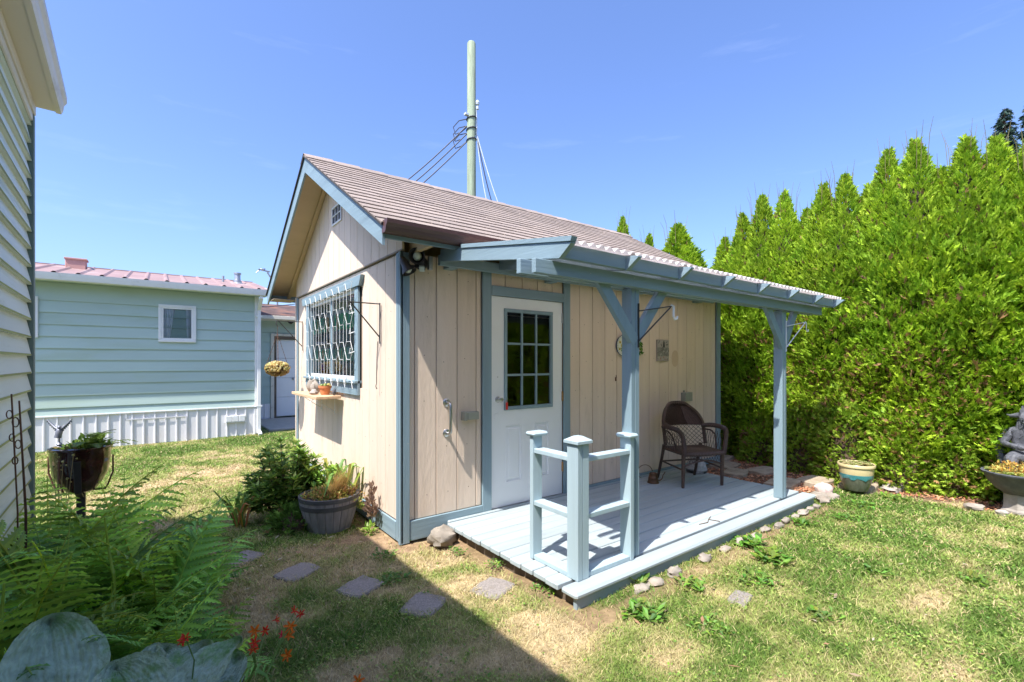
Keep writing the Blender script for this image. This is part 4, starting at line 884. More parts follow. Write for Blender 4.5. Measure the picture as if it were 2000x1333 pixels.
# corner post and downspout
mb = MB(); mb.box((.021,FY-.012,.02),(.10,FY+.029,2.87),.004); obj('corner_trim', mb, M['white_trim'], fh)
mb = MB(); mb.box((.060,FY-.08,.04),(.125,FY-.03,2.62),.006); mb.beam((.092,FY-.055,2.60),(.10,FY-.30,2.83),.065,.05,.004); mb.box((.07,FY-.33,2.80),(.13,FY-.285,2.865),.004); mb.beam((.092,FY-.055,.07),(.095,FY-.22,.02),.065,.05,.004); obj('downspout', mb, M['white_trim'], fh)
for zz in (.58, 2.45): mb = MB(); mb.box((.035,FY-.083,zz),(.15,FY-.013,zz+.03),.002); obj('downspout_strap', mb, M['white_trim'], fh)
# garage beyond
gh = thing('garage', 'green garage with white panel door and mossy brown roof behind the shed', 'garage', (1.5,10,0))
GY_ = 10.0
mb = MB(); mb.box((.2,GY_+.03,0),(.86,GY_+4,2.62)); mb.box((1.95,GY_+.03,0),(5.5,GY_+4,2.62)); mb.box((.86,GY_+.03,2.20),(1.95,GY_+4,2.62)); mb.box((.86,GY_+.3,0),(1.95,GY_+.35,2.2)); obj('wall_core', mb, M['green'], gh)
zs = [.42+.23*k for k in range(9)]+[2.60]
for a, b in zip(zs[:-1], zs[1:]):
    for (u0, u1) in ((.2,.77),(2.03,5.5)):
        if a > 2.15: continue
        mb = MB(); mb.prism([(GY_+.028,b+.004),(GY_+.020,b+.004),(GY_,a+.003),(GY_,a),(GY_+.028,a)], u0, u1, 0); obj('siding_board', mb, M['green'], gh)
mb = MB(); mb.prism([(GY_+.028,2.60),(GY_+.018,2.60),(GY_,2.29),(GY_+.028,2.29)], .2, 5.5, 0); obj('siding_board', mb, M['green'], gh)
x = .2
while x < .76: mb = MB(); mb.prism([(x,GY_+.026),(x,GY_-.006),(x+.018,GY_-.006),(x+.024,GY_+.008),(x+.14,GY_+.008),(x+.14,GY_+.026)], .0, .418, 2); obj('skirting_panel', mb, M['skirt'], gh); x += .141
mb = MB(); mb.box((.772,GY_-.02,.03),(.852,GY_+.05,2.26),.004); mb.box((.854,GY_-.02,2.195),(2.03,GY_+.05,2.26),.004); obj('door_casing', mb, M['cream'], gh)
mb = MB(); mb.box((.853,GY_+.0,.03),(.91,GY_+.12,2.194)); mb.box((.911,GY_+.0,2.12),(1.95,GY_+.12,2.194)); obj('door_jamb', mb, M['rough_wood'], gh)
gd = bpy.data.objects.new('door', None); COL.objects.link(gd); gd.parent = gh; WL[gd] = WL[gh]
for k in range(4): mb = MB(); mb.box((.912,GY_+.07,.06+.515*k),(1.94,GY_+.11,.06+.515*(k+1)-.005),.008); obj('door_panel', mb, M['white'], gd)
mb = MB(); mb.m = Matrix.Translation((1.33,GY_+.07,1.06)) @ Matrix.Rotation(PI/2,4,'X'); mb.lathe([(0,0),(.03,0),(.03,.02),(0,.05)],n=12); obj('handle', mb, M['galv'], gd)
mb = MB(); mb.box((.15,GY_-.40,2.615),(5.6,GY_+.03,2.63)); mb.box((.15,GY_-.42,2.56),(5.6,GY_-.401,2.70),.003); mb.box((.15,GY_-.50,2.60),(5.6,GY_-.421,2.69),.006); obj('eave', mb, M['cream'], gh)
mb = MB(); mb.prism([(GY_-.46,2.705),(GY_+2.0,3.25),(GY_+4.4,2.70),(GY_+4.4,2.65),(GY_+2,3.19),(GY_-.46,2.65)], .12, 5.7, 0); obj('roof', mb, M['dark_roof'], gh)
mb = MB(); mb.m = Matrix.Translation((1.22,GY_-.2,2.55)); mb.prism([(-.12,.06),(.12,.06),(0,-.04)], -.06, .06, 1); obj('eave_lamp', mb, M['iron'], gh)
ds = thing('roof_antenna', 'small angled dish antenna on a mast above the far roof', 'antenna', (.75,9.8,3.2))
mb = MB(); mb.tube([(.90,9.8,3.0),(.86,9.8,3.5),(.66,9.8,3.82)],.02,8); obj('mast', mb, M['galv'], ds)
mb = MB(); mb.beam((.45,9.8,3.88),(.72,9.8,3.84),.05,.03,.004); mb.tube([(.54,9.75,3.86),(.60,9.85,3.90)],.03,8); mb.tube([(.40,9.8,3.78),(.52,9.8,3.90)],.012,6); obj('arm', mb, M['galv'], ds)
mb = MB(); mb.tube([(0.3,11,3.05),(.9,11.2,3.08),(1.6,11.4,3.22),(3.2,12,3.6),(8,13,5.5)],.012,5); tag(obj('service_cable', mb, M['cable']), 'dark cable sloping over the garage roof', 'cable')

# ------------------------------------------------------------------ NEAR LEFT HOUSE (local frame: wall on x=0 facing +x, corner at y=0, running to -y)
lh = thing('near_house', 'near pale green lap-sided house wall with cream gutter at the left edge', 'house', (-2.30,1.02,0), math.radians(2.3))
mb = MB(); mb.box((-4,-11,0),(-.03,-.01,3.25)); obj('wall_core', mb, M['green_l'], lh)
z = .20; k = 0; ez = .1235
while z < 3.24:
    z1 = min(z+ez, 3.25); mb = MB(); r = random.Random(k)
    ns = 12; vs = []; d0, d1 = -.024, 0.004
    for i in range(ns+1):
        y = -11+10.97*i/ns; jx = r.uniform(-.0015,.0015); vs += [(-.031,y,z1),(d0+.004,y,z1),(d1+jx,y,z+.004),(d1+jx-.001,y,z),(-.031,y,z)]
    fs = []
    for i in range(ns):
        for q in range(5): fs.append((i*5+q,i*5+(q+1) % 5,(i+1)*5+(q+1) % 5,(i+1)*5+q))
    fs += [(0,1,2,3,4)[::-1],tuple(ns*5+q for q in range(5))]
    mb.add(vs, fs); sb = obj('siding_board', mb, M['green_l'], lh)
    mb = MB(); mb.add([(d1+.0022,-11,z+.0005),(d1+.0022,-.05,z+.0005),(d1+.0006,-.05,z+.013),(d1+.0006,-11,z+.013)], [(0,1,2,3)]); obj('edge_growth', mb, M['algae'], sb)
    z = z1; k += 1
mb = MB(); mb.box((-.03,-.028,.1),(.016,.03,3.25),.004); obj('corner_post', mb, M['corner'], lh)
mb = MB(); mb.box((-4,-.03+.04,.1),(-.031,.02,3.2)); obj('end_wall', mb, M['green_l'], lh)
mb = MB(); mb.box((-.031,-11,3.252),(.022,.012,3.32),.004); mb.box((-.031,-11,3.20),(.010,.008,3.2515),.004); obj('frieze_trim', mb, M['cream'], lh)
mb = MB(); mb.box((-.03,-11,3.321),(.12,.02,3.332)); obj('soffit', mb, M['soff_l'], lh)
mb = MB(); mb.prism([(.121,3.315),(.150,3.315),(.160,3.342),(.165,3.38),(.180,3.405),(.180,3.44),(.172,3.44),(.170,3.41),(.155,3.385),(.150,3.348),(.145,3.326),(.131,3.326),(.131,3.44),(.121,3.44)], -11, .03, 1); obj('gutter', mb, M['cream'], lh)
mb = MB(); mb.prism([(.18,3.445),(-2.2,3.95),(-4.4,3.44),(-4.4,3.40),(-2.2,3.90),(.125,3.44)], -11, .05, 1); obj('roof', mb, M['shingle'], lh)
mb = MB(); mb.prism([(.11,3.335),(.11,3.43),(-2.2,3.89),(-4.3,3.42),(-4.3,3.335)], -.02, .018, 1); obj('gable_board', mb, M['cream'], lh)

# ------------------------------------------------------------------ UTILITY POLE
up = thing('utility_pole', 'tall greenish treated wooden utility pole behind the shed roof', 'utility pole', (5.35,7.65,0))
pz = 13.2
PX, PY = CAM.x+pz*(.6023-.0862*.7983), CAM.y+pz*(.7983+.0862*.6023)
up.location = (PX,PY,0); WL[up] = Vector((PX,PY,0)); TOP = 10.5
mb = MB(); mb.tube([(PX+.03,PY,0),(PX+.01,PY,4),(PX,PY,7),(PX,PY,TOP-.04),(PX,PY,TOP)], [.16,.135,.125,.118,.10], 20); obj('pole_shaft', mb, M['pole'], up, True)
rr2 = Vector((.7983,-.6023,0)); ff = Vector((.6023,.7983,0)); c0 = Vector((PX,PY,0))
for zz in (8.05, 7.75, 8.35):
    mb = MB(); mb.tube([c0+Vector((math.cos(a*PI/8)*.135,math.sin(a*PI/8)*.135,zz+.03*math.cos(a*PI/8+1))) for a in range(16)], .018, 5, closed=True); obj('band', mb, M['cable'], up)
mb = MB(); mb.box(c0-rr2*0+Vector((-.22,-.05,8.40)), c0+Vector((-.10,.05,8.46)),.005); obj('bracket', mb, M['cable_w'], up)
mb = MB(); mb.m = Matrix.Translation(c0+rr2*.17+Vector((0,0,8.75))); mb.lathe([(0,0),(.05,.0),(.06,.06),(.03,.12),(0,.13)],n=10); mb.m = Matrix.Translation(c0+rr2*.17+Vector((0,0,8.62))); mb.lathe([(0,0),(.04,0),(.04,.08),(0,.1)],n=10); obj('insulator', mb, M['cable_w'], up)
for k in range(3):
    a = c0-rr2*.13+Vector((0,0,8.15-.22*k)); b = a-rr2*2.4-ff*.5+Vector((0,0,-2.35)); 
    pts = [a.lerp(b, t)-Vector((0,0,.10*math.sin(PI*t))) for t in [i/8 for i in range(9)]]; pts.append(b+(b-a)*.6); mb = MB(); mb.tube(pts, .016, 6); tag(obj('power_line', mb, M['cable']), ['upper','middle','lower'][k]+' of the three dark lines running down left from the pole', 'power line', 'lines left of the pole')
    mb = MB(); q = c0-rr2*.13; mb.tube([q+Vector((0,0,8.35-.2*k)),q-rr2*.22+Vector((0,0,8.30-.2*k)),q-rr2*.38+Vector((0,0,8.12-.2*k)),q-rr2*.32+Vector((0,0,7.92-.2*k)),q-rr2*.16+Vector((0,0,7.98-.2*k)),q+Vector((0,0,8.12-.2*k))],.014,5); obj('cable_loop', mb, M['cable'], up)
for k, (dx, dz, m_) in enumerate(((.55,-3.0,'cable_w'),(.80,-3.1,'cable'),(1.15,-3.3,'cable_w'))):
    a = c0+rr2*.14+Vector((0,0,7.95)); b = a+rr2*dx+Vector((0,0,dz)); pts = [a.lerp(b, t)-Vector((0,0,.05*math.sin(PI*t)))-rr2*.06*math.sin(PI*t) for t in [i/8 for i in range(9)]]+[b+(b-a)*.5]
    mb = MB(); mb.tube(pts, .016, 5); tag(obj('service_drop', mb, M[m_]), ['pale service wire nearest the pole on its right side','dark service wire down the right side of the pole','pale outer service wire with a white splice right of the pole'][k], 'service wire', 'wires right of the pole')
mb = MB(); pp = (c0+rr2*.14+Vector((0,0,7.95))).lerp(c0+rr2*1.29+Vector((0,0,4.65)), .66); mb.tube([pp+Vector((-.01,0,.12)),pp,pp+Vector((.03,0,-.12))],.05,8); tag(obj('wire_splice', mb, M['white_trim']), 'white splice box on the outer wire right of the pole', 'splice box')
mb = MB(); mb.tube([c0+rr2*.12+Vector((0,0,5.4)),c0+rr2*.16+Vector((0,0,5.2)),c0+rr2*.35+Vector((0,0,4.5))],.02,5); mb.tube([c0+rr2*.13+Vector((0,0,8.7)),c0+rr2*.15+Vector((0,0,8.2)),c0+rr2*.14+Vector((0,0,7.9))],.02,5); obj('guy_fitting', mb, M['cable_w'], up)
# ------------------------------------------------------------------ vegetation helpers (numpy)
def frames(D, Nn):
    """orthonormal frames: D along, Nn approx normal -> (X side, Y along, Z normal)"""
    D = D/np.linalg.norm(D, axis=1, keepdims=True); X = np.cross(D, Nn); X /= np.linalg.norm(X, axis=1, keepdims=True)+1e-9; Zn = np.cross(X, D); return X, D, Zn
def scatter(tmplV, tmplF, P, D, Nn, S, C, cj=None):
    """copy a small template (side, along, normal) to many places in one mesh; C colour per copy"""
    X, Y, Zn = frames(D, Nn); n = len(P); k = len(tmplV); S = S[:, None, None]
    V = P[:, None]+S*(tmplV[None, :, 0:1]*X[:, None]+tmplV[None, :, 1:2]*Y[:, None]+tmplV[None, :, 2:3]*Zn[:, None])
    F = []; base = np.arange(n)*k; nf = len(tmplF)
    fa = np.array(tmplF)
    F = (base[:, None, None]+fa[None]).reshape(-1, fa.shape[1])
    C = np.repeat(C, nf, axis=0)
    return V.reshape(-1, 3), F, C
# feathery cedar spray, all triangles
spV = np.array([(0,0,0),(-.10,.30,.02),(-.42,.55,-.05),(-.12,.52,.04),(-.30,.85,-.04),(-.05,.75,.04),(0,1.05,-.06),(.06,.72,.04),(.30,.82,-.05),(.13,.50,.04),(.45,.50,-.06),(.10,.28,.02)])
spF = [(0,2,1),(1,2,3),(3,4,5),(5,6,7),(7,8,9),(9,10,11),(0,11,10),(1,3,11),(3,9,11),(3,5,9),(5,7,9)]
spF = [(0,2,3),(0,3,9),(3,4,5),(0,9,10),(9,7,8),(5,6,7),(3,5,9),(5,7,9)]
def cedar_mesh(seed, H=4.0, R=.52, N=17000, green=((.19,.35,.02),(.40,.54,.035),(.07,.15,.02)), brownlow=.2):
    r = np.random.default_rng(seed)
    h = r.random(N*2)**.92; 
    def rad(h, a):
        base = R*np.clip(1.05-.35*h, 0, 1)*np.clip((1-h)/.34, 0, 1)**.95*np.clip(.75+h*2, 0, 1)
        l = 1+.26*(vn(a*1.6+seed*5+20, h*8+seed)-.5)*2+.22*(vn(a*3.6+seed*3+20, h*20)-.5)*2
        return base*l
    a = r.random(N*2)*2*PI; keep = r.random(N*2) < (rad(h, a)/R*.85+.15); h = h[keep][:N]; a = a[keep][:N]; n = len(h)
    q = 1-.30*r.random(n)**2.2; rr = rad(h, a)*q
    P = np.stack([rr*np.cos(a), rr*np.sin(a), h*H], 1)
    out = np.stack([np.cos(a), np.sin(a), np.zeros(n)], 1)
    D = out*.60+np.array([0,0,1.])*(.30+1.0*h[:, None]**1.2)+r.normal(0, .34, (n, 3)); Nn = r.normal(0, 1, (n, 3))
    S = .055+.055*r.random(n)
    g1, g2, g3 = [np.array(x) for x in green]; t = np.clip((q-.75)*4, 0, 1)[:, None]; cl = vn(a*2+50, h*16+seed*9)[:, None]
    C = g1+(g2-g1)*np.clip(cl*.9+r.random((n,1))*.5-.2, 0, 1); C = C*(.75+.5*r.random((n,1)))
    br = ((vn(a*2.2+9+seed, h*11+31) > .60) & (h < .55) & (r.random(n) < brownlow)) | (r.random(n) < .02)
    C[br] = np.array([.30,.17,.08])*(.6+.8*r.random((br.sum(), 1)))
    V, F, Cc = scatter(spV*np.array([.55,1.15,1]), spF, P, D, Nn, S, C)
    return mesh_np('cedar_crown', V, F, Cc, M['cedar'])
def core_mesh(seed, H, R):
    mb = MB(); prof = [(R*.55*f, H*z) for f, z in ((.6,.02),(1,.1),(1.05,.3),(.95,.55),(.65,.75),(.25,.88),(0,.92))]; mb.lathe(prof, n=12); return mesh_np('cedar_dark_core', mb.v, mb.f, None, mat('cedar_core_fill', (.05,.035,.02), .9, .5))  # solid dark core added inside the crown so its gaps are not see-through
cedars = [cedar_mesh(s) for s in range(4)]; core = core_mesh(0, 4.0, .52)
tm = MB(); tm.tube([(0,0,0),(.02,0,1.2),(0,.01,2.4),(0,0,3.8)], [.06,.05,.035,.01], 8); trunk_me = mesh_np('trunk', tm.v, tm.f, None, M['bark'])
# sparse leader twigs at the tip
tmb = MB(); r = random.Random(2)
for k in range(7): a = r.uniform(0,2*PI); q = r.uniform(.02,.16); b = r.uniform(.15,.38); tmb.tube([(q*math.cos(a),q*math.sin(a),3.65),(q*1.2*math.cos(a),q*1.2*math.sin(a),3.85+b*.6),(q*1.5*math.cos(a),q*1.5*math.sin(a),3.9+b)], [.004,.003,.0015], 4)
twig_me = mesh_np('leader_twigs', tmb.v, tmb.f, None, mat('olive_twig', (.16,.14,.05), .8, .2))
def cedar(x, y, H, R, label, v, group='cedar trees of the hedge', lean=0):
    t = thing('cedar_tree', label, 'tree', (x, y, 0), random.uniform(0,6.28), group)
    s = (R/.52, R/.52, H/4.0)
    for nm, m_ in (('crown', cedars[v]), ('dark_core', core), ('trunk', trunk_me), ('leader_twigs', twig_me)): link(nm, m_, t, (0,0,0), (0,0,0), s)
    return t
cedar(6.2,2.82,4.5,.5,'pointed cedar tip showing farthest left above the shed roof ridge',0,'cedars behind the shed')
cedar(6.2,2.15,4.0,.45,'small low cedar tip just left of the round-topped cedar behind the shed roof',1,'cedars behind the shed')
cedar(6.2,1.50,4.05,.85,'broad round-topped cedar showing above the far end of the shed roof',2,'cedars behind the shed')
hl = [(6.25,.62,3.62,.55,'lowest cedar at the left end of the hedge, beside the porch roof end'),
 (6.15,.26,3.92,.50,'slim cedar with a paired tip, second from the left end of the hedge'),
 (6.1,-.08,4.12,.50,'pointed cedar third from the left, taller than its left neighbours'),
 (6.1,-.41,4.08,.48,'cedar just left of the first dip along the hedge'),
 (6.15,-.70,3.75,.50,'short cedar in the first dip of the hedge top above the porch corner'),
 (6.05,-.96,4.02,.50,'cedar with a thin spire rising right of the first dip'),
 (6.0,-1.24,4.06,.50,'slim cedar spire left of the two tallest tips'),
 (6.1,-1.48,3.86,.48,'lower cedar tucked just left of the tall double tips'),
 (6.0,-1.72,4.22,.52,'tall pointed cedar, left one of the two tallest hedge tips'),
 (5.98,-2.00,4.25,.52,'tall pointed cedar, right one of the two tallest tips in the hedge'),
 (6.1,-2.22,3.85,.50,'low cedar in the notch right of the tallest pair'),
 (6.1,-2.44,4.14,.55,'wide cedar right of the notch, above the yellow and green pot'),
 (6.2,-2.68,4.08,.55,'cedar with several small tips left of the dark spruces'),
 (6.25,-2.95,3.98,.55,'bushy cedar in front of the dark blue spruces'),
 (6.25,-3.25,4.05,.55,'cedar behind the grey stone statue at the right edge')]
for k, (x, y, H, R, lb) in enumerate(hl): cedar(x, y, H, R*1.04, lb, k % 4)
for k in range(8): cedar(6.1, -3.6-.55*k, 3.9+.2*random.random(), .58, ['first','second','third','fourth','fifth','sixth','seventh','eighth'][k]+' hedge cedar beyond the right edge of the view', k % 4, 'cedars beyond the right edge')
# front-facing lower growth that makes the hedge foot bulge forward
def mound(name, label, c, r3, N, seed, cat='shrub', cols=((.20,.35,.03),(.38,.50,.05)), brown=.15, group=None, S0=.05):
    rg = np.random.default_rng(seed); d = rg.normal(0, 1, (N, 3)); d /= np.linalg.norm(d, axis=1, keepdims=True); d[:, 2] = np.abs(d[:, 2])*1.0-.05
    q = (1-.3*rg.random(N)**2)*(1+.2*(vn(d[:,0]*3+20+seed, d[:,1]*3+d[:,2]*4+20)-.5)*2)
    P = d*q[:, None]*np.array(r3); D = d+rg.normal(0,.45,(N,3))+np.array([0,0,.2]); Nn = rg.normal(0,1,(N,3))+np.array([0,0,.8])
    g1, g2 = [np.array(x) for x in cols]; C = g1+(g2-g1)*rg.random((N,1)); C *= (.7+.6*rg.random((N,1)))
    b = rg.random(N) < brown; C[b] = np.array([.32,.18,.08])*(.6+.8*rg.random((b.sum(),1)))
    V, F, Cc = scatter(spV*np.array([.72,1,1]), spF, P, D, Nn, S0+.045*rg.random(N), C)
    t = thing(name, label, cat, c, 0, group); link('crown', mesh_np('crown', V, F, Cc, M['cedar']), t)
    mb = MB(); mb.blob((0,0,0),[x*.62 for x in r3],seed,.2,12,8); mb.tube([(0,0,-.02),(0,0,r3[2]*.5)],.03,6); link('dark_core', mesh_np('dark_core', mb.v, mb.f, None, M['bark']), t)  # bark-coloured blob added as a dark filler core, with a short stem
    return t
lows = [((6.05,.35,.0),(.42,.42,.85),'low cedar growth at the left foot of the hedge beside the shed corner'),((5.88,-.25,0),(.45,.42,.9),'low cedar growth behind the mulch pavers'),((5.72,-.85,0),(.45,.42,1.1),'low cedar growth behind the far porch post'),
 ((5.62,-1.40,0),(.48,.42,1.3),'low cedar growth behind the cream pot, left side'),((5.66,-1.95,0),(.46,.42,1.2),'low cedar growth right behind the cream and green pot'),((5.82,-2.36,0),(.36,.42,1.1),'low cedar growth between the cream pot and the stone bowl'),((6.10,-2.95,0),(.40,.40,.9),'low cedar growth behind the stone bowl')]
for k, (c, r3, lb) in enumerate(lows): mound('cedar_shrub', lb, c, r3, 4200, 60+k, 'shrub', brown=.12, group='low cedar growth at the hedge foot')
# spruces far right
def spruce(x, y, H, R, label, seed):
    rg = random.Random(seed); t = thing('spruce_tree', label, 'tree', (x,y,0), 0, 'dark spruces beyond the hedge'); P=[];D=[];S=[];C=[]
    mb = MB(); mb.tube([(0,0,0),(0,0,H*.5),(.0,0,H)], [.22,.13,.02], 8)
    z = H*.25
    while z < H*.995:
        f = 1-z/H; L = R*(f**.8)*rg.uniform(.75,1.15)+.08
        for b in range(rg.randint(5,8)):
            a = rg.uniform(0,2*PI); l = L*rg.uniform(.6,1.1); dr = -.15*l-.15*l*f
            tip = Vector((math.cos(a)*l, math.sin(a)*l, z+dr+.25*l*(1-f))); mb.tube([(0,0,z),tip*.5+Vector((0,0,z*.5+.02)),tip], [.02,.012,.004], 4, False)
            n = int(8+l*26)
            for k in range(n):
                s = rg.uniform(.15,1); p = Vector((0,0,z)).lerp(tip, s); w_ = .28*l*(1-s*.75)+.04
                off = Vector((-math.sin(a),math.cos(a),0))*rg.uniform(-w_,w_)+Vector((0,0,rg.uniform(-.14,.03)))
                P.append(p+off); D.append(Vector((math.cos(a)*.6,math.sin(a)*.6,-.35))+off*1.4+Vector((rg.uniform(-.3,.3),rg.uniform(-.3,.3),rg.uniform(-.3,.3)))); S.append(rg.uniform(.20,.34)); v = rg.uniform(.6,1.4); C.append((.045*v,.085*v,.065*v))
        z += rg.uniform(.22,.36)
    V, F, Cc = scatter(spV*np.array([.55,1,1]), spF, np.array(P), np.array(D), np.random.default_rng(seed).normal(0,.5,(len(P),3))+np.array([0,0,1.]), np.array(S), np.array(C))
    link('crown', mesh_np('crown', V, F, Cc, M['leaf']), t); link('trunk', mesh_np('trunk', mb.v, mb.f, None, M['bark']), t)
def at(px, d): # point on the ground d metres in front, px from the 2000-wide photo
    q = (px-1000)/916; return CAM.x+d*(.6023+q*.7983), CAM.y+d*(.7983-q*.6023)
x, y = at(1963, 22); spruce(x, y, 13.4, 2.0, 'dark blue green spruce rising behind the hedge, left one with its whole tip in view', 1)
x, y = at(2016, 24); spruce(x, y, 15.0, 2.6, 'dark spruce cut off by the right edge of the photo', 2)
# trees on the far side of the garden, behind the viewer: seen only in the door glass
def broadleaf(x, y, H, R, seed, lb):
    rg = np.random.default_rng(seed); N = 5200; t = thing('garden_tree', lb, 'tree', (x,y,0), 0, 'trees mirrored in the door glass')
    cl = rg.normal(0,1,(30,3)); cl /= np.linalg.norm(cl,axis=1,keepdims=True); cl *= (rg.random((30,1))**.4)*np.array([R,R,H*.36]); cl[:,2] += H*.58
    i = rg.integers(0,30,N); d = rg.normal(0,1,(N,3)); d /= np.linalg.norm(d,axis=1,keepdims=True); P = cl[i]+d*R*.38*(rg.random((N,1))**.5)
    C = np.array([.07,.13,.025])*(.6+1.0*rg.random((N,1))); V, F, Cc = scatter(spV, spF, P, d+rg.normal(0,.5,(N,3)), rg.normal(0,1,(N,3)), .28+.2*rg.random(N), C)
    link('crown', mesh_np('crown', V, F, Cc, M['leaf']), t); mb = MB(); mb.tube([(0,0,0),(.1,0,H*.3),(0,.1,H*.7)],[.2,.15,.05],8)
    for k in range(8): c = cl[k]; mb.tube([(.08,0,H*.3),(c[0]*.5,c[1]*.5,H*.45),tuple(c)],[.08,.05,.02],6)
    link('trunk', mesh_np('trunk', mb.v, mb.f, None, M['bark']), t)
for k, (x, y, H, R) in enumerate(((4,-13,7,2.6),(8,-12,8,3),(11.5,-9.5,7.5,2.8),(1,-15,8,3),(-4,-16,7,2.8))): broadleaf(x, y, H, R, 100+k, ['smaller leafy tree','biggest leafy tree','leafy tree nearest the hedge','leafy tree straight behind the viewer','leafy tree farthest from the hedge'][k]+' in the row reflected in the door glass')

# ------------------------------------------------------------------ FERNS
def frond_mesh(seed, L=.75, npin=22, curve=.9, wid=.30, tone=(.13,.26,.045), curl=0):
    rg = random.Random(seed); T = []; tot = 0
    V = []; F = []; C = []
    pts = []; p = Vector((0,0,0)); ang = PI/2-.15; n = npin; step = L/n; side = rg.uniform(-.1,.1)
    for i in range(n+1):
        pts.append((p.copy(), ang)); p = p+Vector((side*step*i/n, math.cos(ang)*step, math.sin(ang)*step)); ang -= curve/n*(.4+1.6*i/n)+curl
    mb = MB(); mb.col = (tone[0]*1.5,tone[1]*1.15,tone[2]*.9); mb.tube([q for q, _ in pts], [.0045*(1-.8*i/n)+.0008 for i in range(n+1)], 5)
    t0 = 4
    for i in range(t0, n+1):
        p, a = pts[i]; s = (i-t0)/(n-t0); ln = wid*.5*math.sin(PI*min(1, .16+.84*s)**.75)*1.0*(1-.15*rg.random())+.006
        d = Vector((0, math.cos(a), math.sin(a))); up = Vector((0, -math.sin(a), math.cos(a)))
        for sd in (-1, 1):
            q = (Vector((sd, 0, 0))*.92+d*(.42+rg.uniform(-.08,.08))+up*rg.uniform(-.10,.05)).normalized(); sidev = q.cross(up).normalized()
            k = max(3, int(ln/.017)); tn = rg.uniform(.62,1.35); col = tuple(min(1,x*tn) for x in tone); q = (q+up*rg.uniform(-.22,.12)).normalized()
            for e in (-1, 1):      # serrated leaf margin either side of the midrib
                z = len(mb.v); col2 = tuple(x*(1.12 if e > 0 else .88) for x in col)
                for j in range(k+1):
                    u = j/k; c = p+q*ln*u-up*ln*.30*u*u; wv = (.135*ln*(1-u)**.8+.002); nx_ = sidev*e*.95+q*.35
                    mb.v += [tuple(c), tuple(c+nx_*wv*.50-up*.002), tuple(c+q*(ln/k*.35)+nx_*wv*1.15-up*wv*.25)]
                for j in range(k):
                    o_ = z+3*j; mb.f += [(o_,o_+1,o_+4,o_+3),(o_+1,o_+2,o_+4)]; mb.c += [col2, col2]
    return mesh_np('frond', mb.v, mb.f, mb.c, M['frond'])
fr_m = [frond_mesh(s, L=.62+.05*(s % 3), curve=.35+.30*(s % 4), wid=.25+.04*(s % 3), tone=[(.30,.52,.09),(.40,.60,.08),(.22,.42,.09),(.50,.66,.12)][s % 4], npin=18+s % 4) for s in range(7)]
def fern(x, y, n, sc, label, tilt=(.05,.85), group='ferns in the left bed', az=None, z=0):
    t = thing('fern', label, 'fern', (x,y,z), 0, group)
    for k in range(n):
        a = (2*PI*k/n+random.uniform(-.35,.35)) if az is None else random.uniform(*az); tl_ = random.uniform(*tilt); s = sc*random.uniform(.75,1.12)
        o = link('frond', random.choice(fr_m), t, (.03*math.sin(a), -.03*math.cos(a), 0)); o.matrix_local = Matrix.Translation((random.uniform(-.06,.06),random.uniform(-.06,.06),0)) @ R2(a) @ Matrix.Rotation(-tl_+.1, 4, 'X') @ R2(random.uniform(-.2,.2)) @ Matrix.Scale(s, 4)
    return t
ferns = [(-1.93,-.62,24,1.35,'tall fern in the middle of the bed in front of the dark pot'),(-1.58,-.62,24,1.12,'arching fern reaching farthest over the lawn from the bed'),(-2.06,-1.02,21,1.20,'fern standing against the near house wall behind the big hosta leaf'),
 (-1.72,-1.10,23,.92,'fern directly above the hosta clump'),(-2.10,-.05,20,1.38,'fern growing beside the iron trellis stake'),(-1.75,-.05,21,1.12,'fern at the far end of the bed below the dark pot'),(-2.08,.45,12,1.05,'fern near the house corner post'),(-1.50,-1.15,13,.72,'small fern at the lawn edge near the orange flowers'),(-1.85,-1.38,10,.85,'low fern half hidden by the biggest hosta leaf')]
for (x, y, n, s, lb) in ferns: fern(x, y, int(n*1.05), s*1.08, lb)
for k, (x, y, hx) in enumerate(((-2.02,-1.10,.05),(-1.90,-1.15,.04),(-1.80,-1.12,.06))):
    pass
fs_ = thing('fern_stalks', 'thick yellow green upright fern stalks rising behind the big hosta leaf', 'fern', (-2.0,-1.2,0))
for (pa, pb, pc) in (((141,1079,1.8),(124,1145,1.8),(108,1225,1.78)),((86,1088,1.85),(74,1155,1.85),(64,1235,1.82)),((9,1140,1.7),(5,1185,1.7),(2,1240,1.68)),((205,1010,2.1),(212,1070,2.1),(222,1120,2.05))):
    P3 = [Vector((CAM.x+d*(.6023+(px-1000)/916*.7983), CAM.y+d*(.7983-(px-1000)/916*.6023), CAM.z-(py-707)/916*d)) for px, py, d in (pa, pb, pc)]
    mb = MB(); mb.col = (.42,.55,.07); mb.tube(P3+[Vector((P3[-1].x+.02,P3[-1].y,0))], [.0035,.0055,.0065,.007], 6); obj('stalk', mb, M['leaf'], fs_)
# soil-hugging leaf litter under ferns
mb = MB(); r = random.Random(12)
for k in range(900):
    x, y = r.uniform(-2.2,-1.35), r.uniform(-2.4,.9); a = r.uniform(0,PI*2); d = Vector((math.cos(a),math.sin(a),r.uniform(-.2,.4)))*r.uniform(.02,.05); u = Vector((-d.y,d.x,r.uniform(-.01,.01)))*.3; p = Vector((x,y,r.uniform(.005,.05)))
    mb.col = r.choice([(.06,.13,.03),(.10,.2,.04),(.16,.10,.05),(.05,.10,.03)]); mb.add([p-d,p+u,p+d,p-u],[(0,1,2,3)])
o = tag(obj('ground_cover', mb, M['leaf']), 'dark green low leaves and litter on the soil under the ferns', 'ground cover', None, 'stuff')

